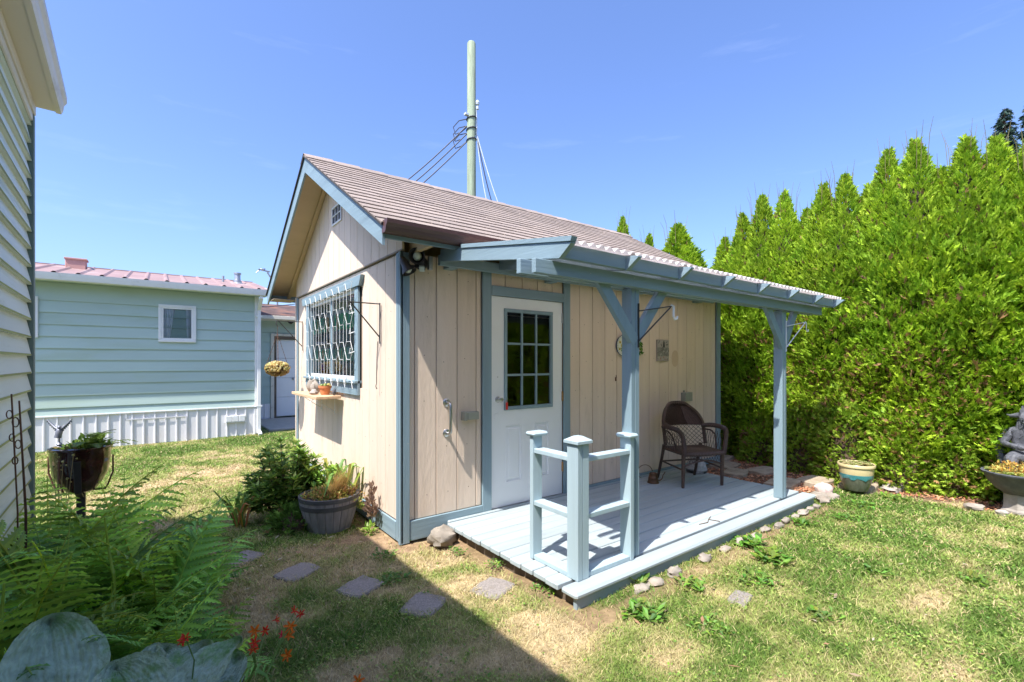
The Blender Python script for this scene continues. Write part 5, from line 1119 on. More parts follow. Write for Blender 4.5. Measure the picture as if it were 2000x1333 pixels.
# ------------------------------------------------------------------ HOSTA
def hosta_leaf(seed, L=.34, Wd=.30, cup=.06):
    rg = random.Random(seed); n, m_ = 48, 72; vs = []
    for j in range(n+1):
        v = j/n
        hw = Wd/2*(math.sin(PI*min(1, (v*.98+.02))**.72))**.62*(1-.05*v)
        for i in range(m_+1):
            u = -1+2*i/m_; x = u*hw; y = v*L-.16*L*(abs(u)**1.6)*max(0, 1-v*2.6)
            rip = .0030*math.cos(2*PI*abs(u)*7.5-v*1.5)*min(1,3*(1-abs(u)))+.0085*mnoise.noise(Vector((x*55, y*55, seed)))
            z = cup*(u*u)*.9-.02*(v*v)*4*L+rip-(.010 if abs(u) < .04 else 0)+.014*mnoise.noise(Vector((x*14+seed, y*14, 0)))-.08*max(0,v-.8)+.012*math.sin(v*9+seed)*abs(u)
            vs.append((x, y, z))
    fs = [(j*(m_+1)+i,j*(m_+1)+i+1,(j+1)*(m_+1)+i+1,(j+1)*(m_+1)+i) for j in range(n) for i in range(m_)]
    me = mesh_np('leaf', np.array(vs), fs, None, M['hosta'], True); return me
hm = [hosta_leaf(s, .34+.02*(s % 3), .30+.02*(s % 2), .05+.02*(s % 2)) for s in range(4)]
hs = thing('hosta', 'big blue green hosta with wide ribbed leaves at the bottom left corner', 'hosta', (-1.66,-1.92,-.02))
# leaf: tip position, base position (where the stalk meets)
def place_leaf(base, tip, roll, s, k, green=False):
    base = Vector(base); tip = Vector(tip); d = (tip-base).normalized(); up = Vector((0,0,1)); x = d.cross(up).normalized(); n_ = x.cross(d)
    m_ = Matrix((x, d, n_)).transposed().to_4x4() @ Matrix.Rotation(roll, 4, 'Y')
    o = link('leaf', hm[k % 4], hs); o.matrix_local = Matrix.Translation(base-WLh) @ m_ @ Matrix.Scale(.88*s*(tip-base).length/.34, 4)
    mb = MB(); g0 = Vector((-1.66+random.uniform(-.05,.05),-1.92+random.uniform(-.05,.05),0)); mid = (g0+base)/2+Vector((0,0,.08)); mb.col = (.2,.3,.08); mb.tube([g0, mid, base], [.009,.007,.005], 6); obj('stalk', mb, M['leaf'], hs)
WLh = Vector((-1.66,-1.92,0))
place_leaf((-1.84,-1.66,.495),(-1.88,-1.42,.68),.10,1.12,0)
place_leaf((-1.62,-1.93,.51),(-1.70,-1.72,.60),-.15,1.05,1)
place_leaf((-1.55,-2.02,.55),(-1.42,-1.90,.615),-.25,1.35,2)
place_leaf((-1.58,-1.88,.50),(-1.45,-1.64,.56),-.25,1.0,3)
place_leaf((-1.52,-1.92,.49),(-1.34,-1.76,.53),.35,.95,1)
place_leaf((-1.62,-1.78,.48),(-1.53,-1.50,.56),.5,.8,0)
place_leaf((-1.66,-1.80,.50),(-1.64,-1.50,.52),-.3,.85,2)
place_leaf((-1.74,-1.80,.40),(-1.92,-1.72,.42),.2,1.2,3)
place_leaf((-1.74,-1.74,.38),(-1.76,-1.5,.36),.2,1.1,1)
place_leaf((-1.50,-1.98,.46),(-1.30,-1.96,.48),.2,1.0,3)
place_leaf((-1.70,-2.02,.44),(-1.86,-1.86,.50),.1,1.2,2)
# crocosmia flowers
cr = thing('crocosmia', 'red and orange crocosmia flowers on thin stems over the shaded lawn', 'flowers', (-1.52,-2.05,0))
def flower(p, sz, col, k):
    r = random.Random(k); mb = MB(); ax = Vector((r.uniform(-.5,.5),r.uniform(-.9,-.2),r.uniform(.1,.7))).normalized(); q = ax.to_track_quat('Z','Y').to_matrix().to_4x4()
    for j in range(6):
        a = 2*PI*j/6+r.uniform(-.15,.15); mb.m = Matrix.Translation(p) @ q @ R2(a) @ Matrix.Scale(sz*r.uniform(.85,1.1), 4); c2 = col if j % 2 else tuple(x*.8 for x in col); mb.col = c2
        mb.add([(0,-.08,-.35),(.35,-.16,.06),(.72,-.16,.16),(1.0,0,.10),(.72,.16,.16),(.35,.16,.06),(0,.08,-.35),(.55,0,.08)], [(0,1,7),(1,2,7),(2,3,7),(3,4,7),(4,5,7),(5,6,0),(0,7,5)])
    mb.m = Matrix.Translation(p) @ q; mb.col = (.7,.45,.05)
    for j in range(3): mb.tube([(0,0,0),(sz*.15*math.cos(j*2),sz*.15*math.sin(j*2),sz*.7)], sz*.04, 4)
    mb.col = col; mb.tube([(0,0,-sz*.9),(0,0,-sz*.2)], [sz*.05,sz*.13], 6); mb.m = Matrix.Identity(4)
    obj('flower', mb, M['leaf'], cr)
def at3(px, py, d): q = (px-1000)/916; return Vector((CAM.x+d*(.6023+q*.7983), CAM.y+d*(.7983-q*.6023), CAM.z-(py-707)/916*d))
RED, ORG = (.75,.045,.02), (.85,.20,.02)
FL = [(575,1193,1.62,RED),(588,1199,1.64,RED),(541,1210,1.58,RED),(568,1223,1.56,ORG),(498,1233,1.52,ORG),(565,1241,1.55,ORG),(551,1241,1.57,(.7,.03,.08)),(495,1268,1.45,(.85,.10,.02)),(561,1281,1.42,ORG),(518,1232,1.6,RED),(497,1255,1.46,RED),(700,1330,1.4,ORG),(363,1246,1.42,RED),(357,1252,1.43,RED)]
pts = []
for k, (a, b, d, c) in enumerate(FL): p = at3(a, b, d); pts.append(p); flower(p, .020*(1.1 if c == ORG else .9), c, k)
def stem(ps, r=.0028, col=(.16,.26,.05)): mb = MB(); mb.col = col; mb.tube(ps, r, 5); obj('stem', mb, M['leaf'], cr)
g0 = Vector((-1.50,-2.02,0)); hub = at3(500,1300,1.45)
stem([g0, (g0+hub)/2+Vector((0,0,.12)), hub, pts[7]-Vector((0,0,.015))], .004)
for k in (10,4,9): stem([hub, (hub+pts[k])/2, pts[k]-Vector((0,0,.01))], .0016)
h2 = at3(545,1262,1.5); stem([g0+Vector((.05,.02,0)), at3(520,1320,1.42), h2]); 
for k in (0,1,2,3,5,6,8): stem([h2, (h2+pts[k])/2+Vector((0,0,.004)), pts[k]-Vector((0,0,.008))], .0013)
stem([Vector((-1.30,-2.05,0)), at3(690,1345,1.38), pts[11]], .0016); stem([Vector((-1.56,-1.9,.0)), at3(380,1290,1.42), pts[12]], .002)
def blade(ps, w_, col, parent, nm='leaf_blade', m_='leaf'):
    mb = MB(); mb.col = col; ps = [Vector(p) for p in ps]; n = len(ps); vs = []
    for i, p in enumerate(ps):
        t = (ps[min(i+1,n-1)]-ps[max(i-1,0)]).normalized(); s = t.cross(Vector((0,0,1)))
        if s.length < 1e-3: s = Vector((1,0,0))
        s.normalize(); ww = w_*math.sin(PI*min(.98, .18+.82*i/(n-1)))**.7; vs += [p-s*ww+Vector((0,0,ww*.3)), p, p+s*ww+Vector((0,0,ww*.3))]
    mb.add(vs, [(3*i+a, 3*i+a+1, 3*i+a+4, 3*i+a+3) for i in range(n-1) for a in (0,1)]); return obj(nm, mb, M[m_], parent, True)
blade([g0, at3(470,1330,1.38), at3(485,1305,1.36), at3(510,1290,1.35)], .008, (.25,.38,.06), cr)
blade([g0, at3(470,1345,1.33), at3(500,1310,1.3), at3(520,1320,1.3), at3(533,1345,1.3)], .007, (.14,.26,.05), cr)

# ------------------------------------------------------------------ dark pot on an iron stand with fern and eagle figurine
dp = thing('dark_glazed_pot', 'big dark brown glazed pot on a black iron stand beside the house corner', 'plant pot', (-2.10,1.62,0))
c = Vector((-2.10,1.62,0)); R = .195
mb = MB(); mb.lathe([(0,.44),(.08,.44),(.10,.46),(.14,.52),(.175,.60),(.189,.70),(R,.79),(R+.008,.80),(R+.008,.815),(R-.01,.82),(R-.02,.80),(.168,.76),(0,.755)], c, 40); obj('pot_body', mb, M['dark_glaze'], dp, True)
mb = MB(); mb.lathe([(.0,.765),(.12,.775),(.172,.765)], c, 20); obj('soil', mb, M['soil'], dp)
st_ = bpy.data.objects.new('iron_stand', None); COL.objects.link(st_); st_.parent = dp; WL[st_] = WL[dp]
for k in range(4):
    a = -2.05+k*PI/2; d = Vector((math.cos(a), math.sin(a), 0)); mb = MB(); mb.tube([c+d*.235+Vector((0,0,.74)),c+d*.235+Vector((0,0,.60)),c+d*.20+Vector((0,0,.50)),c+d*.18+Vector((0,0,.46)),c+d*.06+Vector((0,0,.45))], .007, 6); obj('cradle_arm', mb, M['rust'], st_)
mb = MB(); mb.box(c+Vector((-.028,-.028,.02)), c+Vector((.028,.028,.45)), .004); mb.box(c+Vector((-.14,-.14,0)), c+Vector((.14,.14,.02)), .004); obj('stand_post', mb, M['iron'], st_)
mb = MB(); fd = Vector((-.02,-1,0)).normalized(); mb.beam(c+fd*.200+Vector((0,0,.72)), c+fd*.150+Vector((0,0,.46)), .045, .008, .002, (0,-1,0)); mb.beam(c+fd*.150+Vector((0,0,.46)), c+fd*.0+Vector((0,0,.38)), .045, .01, .002, (0,0,1)); obj('strap', mb, M['iron'], st_)
# sword-fern fronds (once-divided)
def sword_mesh(seed):
    rg = random.Random(seed); mb = MB(); n = 22; L = .34; p = Vector((0,0,0)); ang = 1.35; mb.col = (.12,.10,.03); P_ = []
    for i in range(n+1): P_.append((p.copy(), ang)); p = p+Vector((0,math.cos(ang),math.sin(ang)))*L/n; ang -= .055+rg.uniform(0,.01)
    mb.tube([q for q, _ in P_], .002, 4)
    for i in range(2, n+1):
        p, a = P_[i]; s = i/n; ln = .075*math.sin(PI*(.12+.86*s))**.6; d = Vector((0,math.cos(a),math.sin(a))); up = Vector((0,-math.sin(a),math.cos(a)))
        for sd in (-1,1):
            v = rg.uniform(.7,1.3); mb.col = (.12*v,.19*v,.03*v); q = (Vector((sd,0,0))+d*.35+up*rg.uniform(-.25,.1)).normalized(); w_ = d*.0062
            mb.add([p-w_,p+q*ln*.5-w_*1.1,p+q*ln,p+q*ln*.5+w_*1.1,p+w_], [(0,1,2,3,4)])
    return mesh_np('frond', mb.v, mb.f, mb.c, M['leaf'])
sw = [sword_mesh(s) for s in range(3)]
sf = thing('sword_fern', 'small bronze green fern growing in the dark glazed pot', 'fern', c+Vector((.06,0,.77)))
for k in range(15):
    a = random.uniform(0,2*PI) if k > 4 else random.uniform(-1.9,-.4); o = link('frond', sw[k % 3], sf); o.matrix_local = Matrix.Translation((random.uniform(-.05,.08),random.uniform(-.05,.05),0)) @ R2(a) @ Matrix.Rotation(-random.uniform(0,.65),4,'X') @ Matrix.Scale(random.uniform(.45,.95 if k > 4 else .9),4)
def leafclump(name, parent_or_none, c, r3, N, cols, S, seed, label=None, cat=None, group=None, up=.5):
    rg = np.random.default_rng(seed); d = rg.normal(0,1,(N,3)); d /= np.linalg.norm(d,axis=1,keepdims=True); d[:,2] = np.abs(d[:,2]); P = d*np.array(r3)*(rg.random((N,1))**.45)+np.array(c)
    tv = np.array([(0,0,0),(-.22,.35,.05),(0,1,-.05),(.22,.35,.05),(-.18,.7,.0),(.18,.7,.0)]); tf = [(0,3,1),(1,3,5),(1,5,4),(4,5,2)]
    C = np.array([cols[i] for i in rg.integers(0,len(cols),N)])*(.7+.6*rg.random((N,1))); V, F, Cc = scatter(tv, tf, P, d+rg.normal(0,.6,(N,3))+np.array([0,0,up]), rg.normal(0,.6,(N,3))+np.array([0,0,1.]), S*(.6+.8*rg.random(N)), C)
    V = V-np.array(WL.get(parent_or_none, Vector((0,0,0)))); o = link(name, mesh_np(name, V, F, Cc, M['leaf']), parent_or_none)
    if label: tag(o, label, cat, group)
    return o
leafclump('low_foliage', dp, c+Vector((0,0,.765)), (.16,.16,.07), 170, [(.12,.2,.03),(.2,.26,.05),(.25,.2,.07)], .045, 31)
leafclump('leafy_crown', sf, c+Vector((.05,0,.77)), (.14,.14,.12), 180, [(.10,.18,.03),(.16,.24,.04)], .05, 32)
eg = thing('eagle_figurine', 'grey metal eagle figurine with raised wings on a stake in the dark pot', 'figurine', c+Vector((-.135,.03,.77)))
e0 = c+Vector((-.135,.03,.77)); mb = MB(); mb.tube([e0, e0+Vector((0,0,.14))], .004, 6); obj('stake', mb, M['iron'], eg)
mb = MB(); mb.lathe([(0,.02),(.022,.03),(.026,.045),(.012,.06),(.02,.07),(.012,.085),(0,.09)], e0, 12); obj('stake_ornament', mb, M['figurine'], eg, True)
mb = MB(); mb.tube([e0+Vector((-.01,0,.125)),e0+Vector((-.005,0,.15)),e0+Vector((.002,0,.185)),e0+Vector((.003,0,.205)),e0+Vector((0,-.015,.215)),e0+Vector((-.002,-.03,.21))], [.024,.022,.024,.016,.012,.003], 10); obj('body', mb, M['figurine'], eg, True)
for s in (-1,1):
    mb = MB(); q = rr_*s; a0 = e0+Vector((0,0,.19)); pts_ = [a0, a0+q*.035+Vector((0,0,.018)), a0+q*.07+Vector((0,0,.05)), a0+q*.105+Vector((0,0,.088))]; mb.tube(pts_, [.012,.010,.007,.002], 8)
    for k in range(7): p = pts_[0].lerp(pts_[3], (k+1)/8); mb.beam(p, p+Vector((0,.004,-.035+.003*k))+q*.008, .010, .003, .0005, (0,-1,0))
    obj('wing', mb, M['figurine'], eg, True)
# thin dried stems left of the pot
dr = thing('dried_seed_stems', 'thin dried seed stems beside the dark pot and house corner', 'dried plant', (-2.22,1.40,0)); mb = MB(); r = random.Random(3)
for k in range(7):
    a = Vector((-2.22+r.uniform(-.02,.03),1.40,0)); b = a+Vector((r.uniform(-.02,.10),r.uniform(-.05,.05),r.uniform(.55,.86))); mb.col = (.30,.24,.12); mb.tube([a,(a+b)/2+Vector((.01,0,.02)),b],.0022,4); mb.col = (.42,.40,.16); mb.blob(b,.010,k,.4,6,4); mb.blob(b+Vector((.02,0,-.03)),.007,k,.4,6,4)
obj('stems', mb, M['leaf'], dr)
# trellis stake
ts = MB(); e = at3(38,770,2.5)
for (px, top) in ((23,770),(38,783)):
    b = at3(px+12,1000,2.45); t_ = at3(px,top,2.5); ts.tube([Vector((b.x,b.y,.0)), b, t_], .004, 5)
ts.tube([at3(52,1000,2.45), at3(38,783,2.5)], .004, 5); ts.tube([Vector((at3(52,1000,2.45).x,at3(52,1000,2.45).y,0)), at3(52,1000,2.45)], .004, 5)
for (px, py, rd) in ((19,810,.016),(31,825,.018),(24,855,.014),(36,868,.016),(30,900,.015)):
    q = at3(px,py,2.49); ts.tube([q+rr_*rd*math.cos(a*PI/6)+Vector((0,0,1))*rd*1.4*math.sin(a*PI/6) for a in range(12)], .003, 4, closed=True)
tag(obj('trellis_stake', ts, M['rust']), 'thin rusty iron trellis stake with curls in front of the near house wall', 'garden stake')

# ------------------------------------------------------------------ barrel planter and shrubs by the gable wall
bp_ = thing('barrel_planter', 'weathered half barrel planter against the gable wall of the shed', 'planter', (-.335,.80,0)); bc = Vector((-.335,.80,0)); nS = 22
def bprof(z): return .185+.075*math.sin(min(1, z/.30)*PI*.42)
for k in range(nS):
    mb = MB(); a0, a1 = 2*PI*k/nS+.006, 2*PI*(k+1)/nS-.006; vs = []
    for i in range(7):
        z = .30*i/6
        for (a, dr_) in ((a0,-.022),(a0,-.001),(a0+.03,.002),(a1-.03,.002),(a1,-.001),(a1,-.022)): q = bprof(z)+dr_; vs.append((bc.x+q*math.cos(a),bc.y+q*math.sin(a),z))
    mb.add(vs, [(i*6+j,i*6+(j+1) % 6,(i+1)*6+(j+1) % 6,(i+1)*6+j) for i in range(6) for j in range(6)]+[tuple(range(6))[::-1],tuple(36+j for j in range(6))]); obj('stave', mb, M['barrel'], bp_)
for z0, z1 in ((.205,.245),(.275,.310)):
    mb = MB(); mb.lathe([(bprof(z0)+.002,z0),(bprof(z0)+.006,z0),(bprof(z1)+.006,z1),(bprof(z1)-.02 if z1 > .3 else bprof(z1)+.002,z1)], bc, 44, False); obj('hoop', mb, M['band_b'], bp_)
mb = MB(); mb.lathe([(0,.285),(.12,.28),(.235,.27)], bc, 24, False); obj('soil', mb, M['soil'], bp_)
leafclump('sedum_carpet', bp_, bc+Vector((0,0,.27)), (.25,.25,.09), 900, [(.30,.28,.06),(.22,.30,.06),(.45,.33,.10),(.38,.20,.08)], .032, 41)
leafclump('trailing_foliage', bp_, bc+Vector((.10,-.10,.25)), (.20,.16,.12), 260, [(.45,.30,.10),(.35,.18,.08),(.3,.32,.08)], .035, 42)
gt = thing('dry_grass_tuft', 'straw coloured feathery grass tuft growing in the half barrel', 'grass tuft', bc+Vector((.06,-.06,.27))); r = random.Random(6); mb = MB()
for k in range(420):
    mb.col = r.choice([(.60,.42,.17),(.70,.52,.25),(.48,.32,.12)]); a = bc+Vector((.02+r.uniform(-.05,.05),-.04+r.uniform(-.05,.05),.26)); d = Vector((r.gauss(.10,.06),r.gauss(-.03,.05),r.uniform(.15,.34))); u = Vector((.0012,.0012,0)); m1 = a+d*.6; tip = a+d+Vector((d.x*.5,d.y*.5,-.02))
    mb.add([a-u,m1-u,tip,m1+u,a+u],[(0,1,2,3,4)])
obj('blades', mb, M['leaf'], gt)
hsf = bpy.data.objects  # house-leek side offsets on the barrel side
leafclump('hanging_offsets', bp_, bc+Vector((.22,-.16,.17)), (.04,.04,.06), 60, [(.25,.36,.08),(.4,.4,.12)], .03, 43)
# daphne-like shrub: whorls of narrow leaves
def whorl_shrub(name, label, c, r3, nst, cols, seed, Lf=.10, wf=.16):
    t = thing(name, label, 'shrub', c); rg = random.Random(seed); mb = MB(); P=[];D=[];S=[];C=[]
    for k in range(nst):
        a = rg.uniform(0,2*PI); e = rg.uniform(.15,1)**.5; tip = Vector((math.cos(a)*e*r3[0], math.sin(a)*e*r3[1], r3[2]*(rg.uniform(.35,1)*math.sqrt(max(.08,1-.75*e*e)))))
        mb.tube([(0,0,0),tip*.5+Vector((0,0,-.03)),tip], [.012,.007,.003], 5)
        for layer in range(3):
            p0 = tip*(1-.07*layer)
            for j in range(11):
                b = 2*PI*j/11+rg.uniform(-.2,.2); el = rg.uniform(.0,.7)-.25*layer; P.append(p0+Vector((0,0,-.015*layer))); D.append(Vector((math.cos(b)*math.cos(el),math.sin(b)*math.cos(el),math.sin(el)))+tip.normalized()*.35); S.append(Lf*rg.uniform(.7,1.1)); v = rg.uniform(.6,1.3); cc = rg.choice(cols); C.append(tuple(x*v for x in cc))
    tv = np.array([(0,0,0),(-wf,.45,.03),(0,1,-.10),(wf,.45,.03),(0,.5,-.02)]); tf = [(0,4,1),(1,4,2),(4,3,2),(0,3,4)]
    V, F, Cc = scatter(tv, tf, np.array(P), np.array(D), np.tile(np.array([[0.,0,1]]),(len(P),1))+np.random.default_rng(seed).normal(0,.2,(len(P),3)), np.array(S), np.array(C))
    link('leaves', mesh_np('leaves', V, F, Cc, M['leaf']), t); link('branches', mesh_np('branches', mb.v, mb.f, None, M['bark']), t); return t
whorl_shrub('evergreen_shrub', 'dark green evergreen shrub with whorled narrow leaves left of the half barrel', (-.58,1.40,0), (.34,.34,.76), 90, [(.18,.33,.05),(.30,.45,.07),(.13,.25,.05),(.42,.52,.12)], 3, .11)
mound('juniper', 'low feathery dark green juniper on the ground left of the half barrel', (-.56,.98,0), (.24,.22,.22), 700, 77, 'shrub', cols=((.09,.18,.03),(.17,.30,.05)), brown=.03, S0=.05)
# strappy lilies
def straps(label, c, n, L, cols, seed, group, w_=.016):
    t = thing('strap_leaf_plant', label, 'plant', c, 0, group); rg = random.Random(seed)
    for k in range(n):
        a = rg.uniform(0,2*PI); l = L*rg.uniform(.6,1.1); d = Vector((math.cos(a),math.sin(a),0)); b = Vector(c)+Vector((rg.uniform(-.05,.05),rg.uniform(-.05,.05),0)); sp = rg.uniform(.25,.8)
        blade([b, b+d*l*sp*.25+Vector((0,0,l*.45)), b+d*l*sp*.6+Vector((0,0,l*.75)), b+d*l*sp+Vector((0,0,l*(.9-.45*sp)))], w_, rg.choice(cols), t, 'leaf')
G1 = [(.18,.32,.05),(.26,.40,.06),(.12,.24,.04),(.40,.38,.08)]
straps('yellow green strappy plant between the evergreen shrub and the shed wall', (-.22,1.32,0), 26, .62, G1, 5, 'strappy plants by the shed', .022)
straps('tall strappy plant behind the half barrel reaching up the wall', (-.14,1.02,0), 16, .70, G1, 6, 'strappy plants by the shed', .018)
straps('drooping strappy plant with yellowing leaves on the lawn side of the shrub', (-.98,1.30,0), 20, .42, G1+[(.6,.40,.08),(.55,.2,.08)], 7, 'strappy plants by the shed')
straps('strappy plant at the far side of the shrub near the shed corner trim', (-.30,1.95,0), 18, .55, G1, 8, 'strappy plants by the shed')
leafclump('flowering_shrub', None, (-.24,1.14,.18), (.20,.20,.34), 520, [(.12,.26,.04),(.2,.36,.06),(.3,.42,.08)], .05, 44, 'bright green small-leaved plant filling the gap behind the half barrel', 'plant')
leafclump('flowering_shrub', None, (-.42,1.75,.10), (.26,.3,.55), 620, [(.16,.28,.05),(.28,.40,.08),(.10,.2,.04)], .05, 45, 'light green leafy plant behind the evergreen shrub by the gable wall', 'plant')
leafclump('dried_plume', None, (-.06,.47,.12), (.03,.08,.30), 160, [(.25,.16,.12),(.32,.22,.15)], .05, 46, 'brown dried plume leaning on the wall right of the half barrel', 'dried plant', up=1.5)
leafclump('weed_plant', None, (-.10,.42,.0), (.05,.05,.09), 60, [(.22,.38,.05),(.30,.42,.08)], .04, 47, 'tiny bright green weed at the base trim right of the half barrel', 'weed')

# ------------------------------------------------------------------ stepping stones, pavers, rocks
def slab(x, y, sx, sy, rot, label, m_='paver', group='stepping stones', name='stepping_stone', z=0, h=.012):
    r = random.Random(int(x*100+y*10)); mb = MB(); n = 16; pts_ = []
    for k in range(n):
        a = 2*PI*k/n; ca, sa = math.cos(a), math.sin(a); q = 1/max(abs(ca), abs(sa))**.80; pts_.append((ca*q*sx*(1+r.uniform(-.10,.06)), sa*q*sy*(1+r.uniform(-.10,.06))))
    vs = [(0,0,h+z+.001)]+[(a*.93,b*.93,h+z) for a, b in pts_]+[(a,b,h-.008+z) for a, b in pts_]+[(a,b,-.05) for a, b in pts_]
    fs = [(0,1+k,1+(k+1) % n) for k in range(n)]+[(1+k,1+n+k,1+n+(k+1) % n,1+(k+1) % n) for k in range(n)]+[(1+n+k,1+2*n+k,1+2*n+(k+1) % n,1+n+(k+1) % n) for k in range(n)]
    mb.add(vs, fs); o = obj(name, mb, M[m_]); o.location = (x,y,0); o.rotation_euler = (0,0,rot); tag(o, label, 'stepping stone' if 'stone' in name else 'paver', group); return o
STONES = [(-1.33,.95,'farthest left stepping stone beside the ferns'),(-1.07,.49,'stepping stone second from the left in the shaded row'),(-.785,-.02,'middle stepping stone of the shaded row'),(-.50,-.51,'large stepping stone fourth in the shaded row'),(-.27,-.98,'stepping stone on the edge of the house shadow'),(.20,-1.06,'sunlit stepping stone beside the deck')]
for k, (x, y, lb) in enumerate(STONES): slab(x, y, .135, .115, [.5,.55,.5,.45,.6,.35][k], lb)
slab(1.38,-2.13,.10,.06,.2,'flat pale stone half covered by grass in front of the deck')
PV = [(4.95,-.05,.24,.20,.1),(5.05,-.60,.24,.16,-.1),(4.62,-.42,.20,.14,.3),(4.55,-1.05,.26,.16,.15),(4.95,-1.25,.24,.15,-.1),(5.35,.25,.2,.2,.2),(5.15,-1.66,.30,.18,.1)]
PL = ['tan paver nearest the shed end wall','tan paver behind the far porch post','paver half covered by bark by the deck end','long grey paver right of the far porch post','paver left of the cream pot','paver at the back of the bark bed','flat grey slab under the cream pot']
for k, (x, y, a, b, r_) in enumerate(PV): slab(x, y, a, b, r_, PL[k], 'tan_paver', 'pavers in the bark bed', 'garden_paver', .006+.003*k, .035)
def rock(x, y, r3, sd, label, m_='rock', group=None, z=None, cat='rock'):
    mb = MB(); mb.blob((0,0,0), r3, sd, .32, 12, 8, 1.9); o = obj('rock', mb, M[m_], None, True); o.location = (x, y, r3[2]*.45 if z is None else z); return tag(o, label, cat, group)
rock(.325,-.13,(.12,.10,.085),21,'large pale foundation rock under the shed sill by the deck corner','rock_pale')
r = random.Random(33)
words = ['round','flat','jagged','pale','small','broad','tan','grey','pointed','low','knobbly','smooth','chunky','tiny','wide','rough']
xs_ = [.98,1.12,1.35,1.75,2.05,2.30,2.52,2.75,2.96,3.15,3.35,3.55,3.72,3.88]
for k, x in enumerate(xs_): rock(x, -1.655-r.uniform(0,.03), (r.uniform(.05,.085),r.uniform(.03,.045),r.uniform(.022,.036)), 50+k, f'{["first","second","third","fourth","fifth","sixth","seventh","eighth","ninth","tenth","eleventh","twelfth","thirteenth","fourteenth"][k]} {words[k]} rubble stone along the deck front, counted from the near corner', 'rock_pale', 'rubble stones along the deck front')
rock(5.10,-2.66,(.09,.07,.045),91,'pale half-buried rock left of the stone pedestal','rock_pale'); rock(5.10,-2.86,(.06,.05,.03),92,'small rock at the foot of the stone pedestal')
rock(4.52,-1.50,(.10,.085,.085),93,'white and pink painted rock left of the cream pot','pinkrock'); rock(4.30,-1.52,(.13,.09,.04),94,'flat pale rock between the deck end and the cream pot','rock_pale'); rock(4.18,-1.62,(.09,.07,.04),95,'small pale rock at the far corner of the deck','rock_pale'); rock(4.42,-1.62,(.08,.07,.035),96,'low pale rock in front of the painted rock','rock_pale')
rock(5.35,-1.93,(.16,.12,.05),97,'flat brown rock right of the cream pot')

# ------------------------------------------------------------------ cream and green pot
yp = thing('glazed_pot', 'cream and green drip glazed pot with succulents in front of the hedge', 'plant pot', (4.83,-1.72,.045)); yc = Vector((4.83,-1.72,.045))
mb = MB(); mb.lathe([(0,0),(.108,0),(.113,.01),(.143,.09),(.156,.155)], yc, 36); obj('lower_glaze', mb, M['gglaze'], yp, True)
mb = MB(); n = 36; vs = []; 
for k in range(n):
    a = 2*PI*k/n; dp_ = .02*math.sin(k*1.7)+.012*math.sin(k*3.1)
    for (q, z) in ((.1555,.155-abs(dp_)),(.1615,.165),(.1645,.19)): vs.append((yc.x+(q+.0015)*math.cos(a),yc.y+(q+.0015)*math.sin(a),yc.z+z))
mb.add(vs, [(k*3+j,((k+1) % n)*3+j,((k+1) % n)*3+j+1,k*3+j+1) for k in range(n) for j in (0,1)]); obj('drip_band', mb, M['tglaze'], yp, True)
mb = MB(); mb.lathe([(.156,.155),(.1645,.185),(.170,.25),(.170,.265),(.181,.272),(.184,.295),(.177,.305),(.166,.30),(.159,.27),(.148,.265)], yc, 36); obj('upper_glaze', mb, M['yglaze'], yp, True)
mb = MB(); mb.lathe([(0,.272),(.159,.268)], yc, 20); obj('soil', mb, M['soil'], yp)
def rosettes(parent, c, rad, n, cols, seed, s=(.02,.04)):
    rg = random.Random(seed); mb = MB()
    for k in range(n):
        a = rg.uniform(0,2*PI); q = rad*rg.random()**.5; p = Vector(c)+Vector((q*math.cos(a),q*math.sin(a),rg.uniform(0,.02))); sz = rg.uniform(*s); cc = rg.choice(cols)
        for ring_ in range(3):
            for j in range(7):
                b = 2*PI*j/7+ring_*.4; e = .25+.45*ring_; d = Vector((math.cos(b)*math.cos(e),math.sin(b)*math.cos(e),math.sin(e)))*sz*(1-.2*ring_); u = Vector((-math.sin(b),math.cos(b),0))*sz*.28; v = rg.uniform(.8,1.2); mb.col = tuple(min(1,x*v) for x in cc)
                mb.add([p, p+d*.6-u, p+d, p+d*.6+u, p+d*.6-Vector((0,0,sz*.15))], [(0,1,2,3),(0,3,4),(0,4,1),(1,4,2),(4,3,2)])
    obj('succulents', mb, M['sedum'], parent)
rosettes(yp, yc+Vector((0,0,.285)), .15, 80, [(.42,.42,.16),(.50,.45,.20),(.32,.38,.12),(.55,.48,.28)], 1)
# ------------------------------------------------------------------ stone bowl and statue
sb_ = thing('stone_bowl_planter', 'grey stone pedestal bowl planted with yellow sedum at the right edge', 'planter', (5.295,-2.955,0)); sc_ = Vector((5.295,-2.955,0))
mb = MB(); mb.lathe([(.14,0),(.14,.03),(.125,.05),(.118,.10),(.12,.20),(.13,.215)], sc_, 6); obj('pedestal', mb, M['rock'], sb_)
mb = MB(); mb.lathe([(0,.19),(.11,.19),(.17,.235),(.225,.30),(.26,.375),(.275,.385),(.278,.405),(.26,.41),(.245,.385),(0,.37)], sc_, 40); obj('bowl', mb, M['stone_dk'], sb_, True)
rosettes(sb_, sc_+Vector((0,.0,.39)), .235, 120, [(.42,.46,.12),(.50,.42,.12),(.36,.42,.12)], 4, (.02,.045))
leafclump('sedum_heads', sb_, sc_+Vector((-.06,.06,.39)), (.15,.15,.12), 420, [(.62,.42,.10),(.5,.48,.14),(.65,.36,.10)], .028, 51); leafclump('sedum_heads', sb_, sc_+Vector((.06,-.06,.39)), (.15,.15,.11), 400, [(.62,.34,.10),(.5,.44,.14)], .028, 52)
stt = thing('garden_statue', 'dark grey stone statue of a seated hooded figure with folded arms behind the bowl', 'statue', (5.55,-2.98,.15)); s0 = Vector((5.55,-2.98,0))
lf = Vector((-.85,.0,0)).normalized()   # faces the viewer
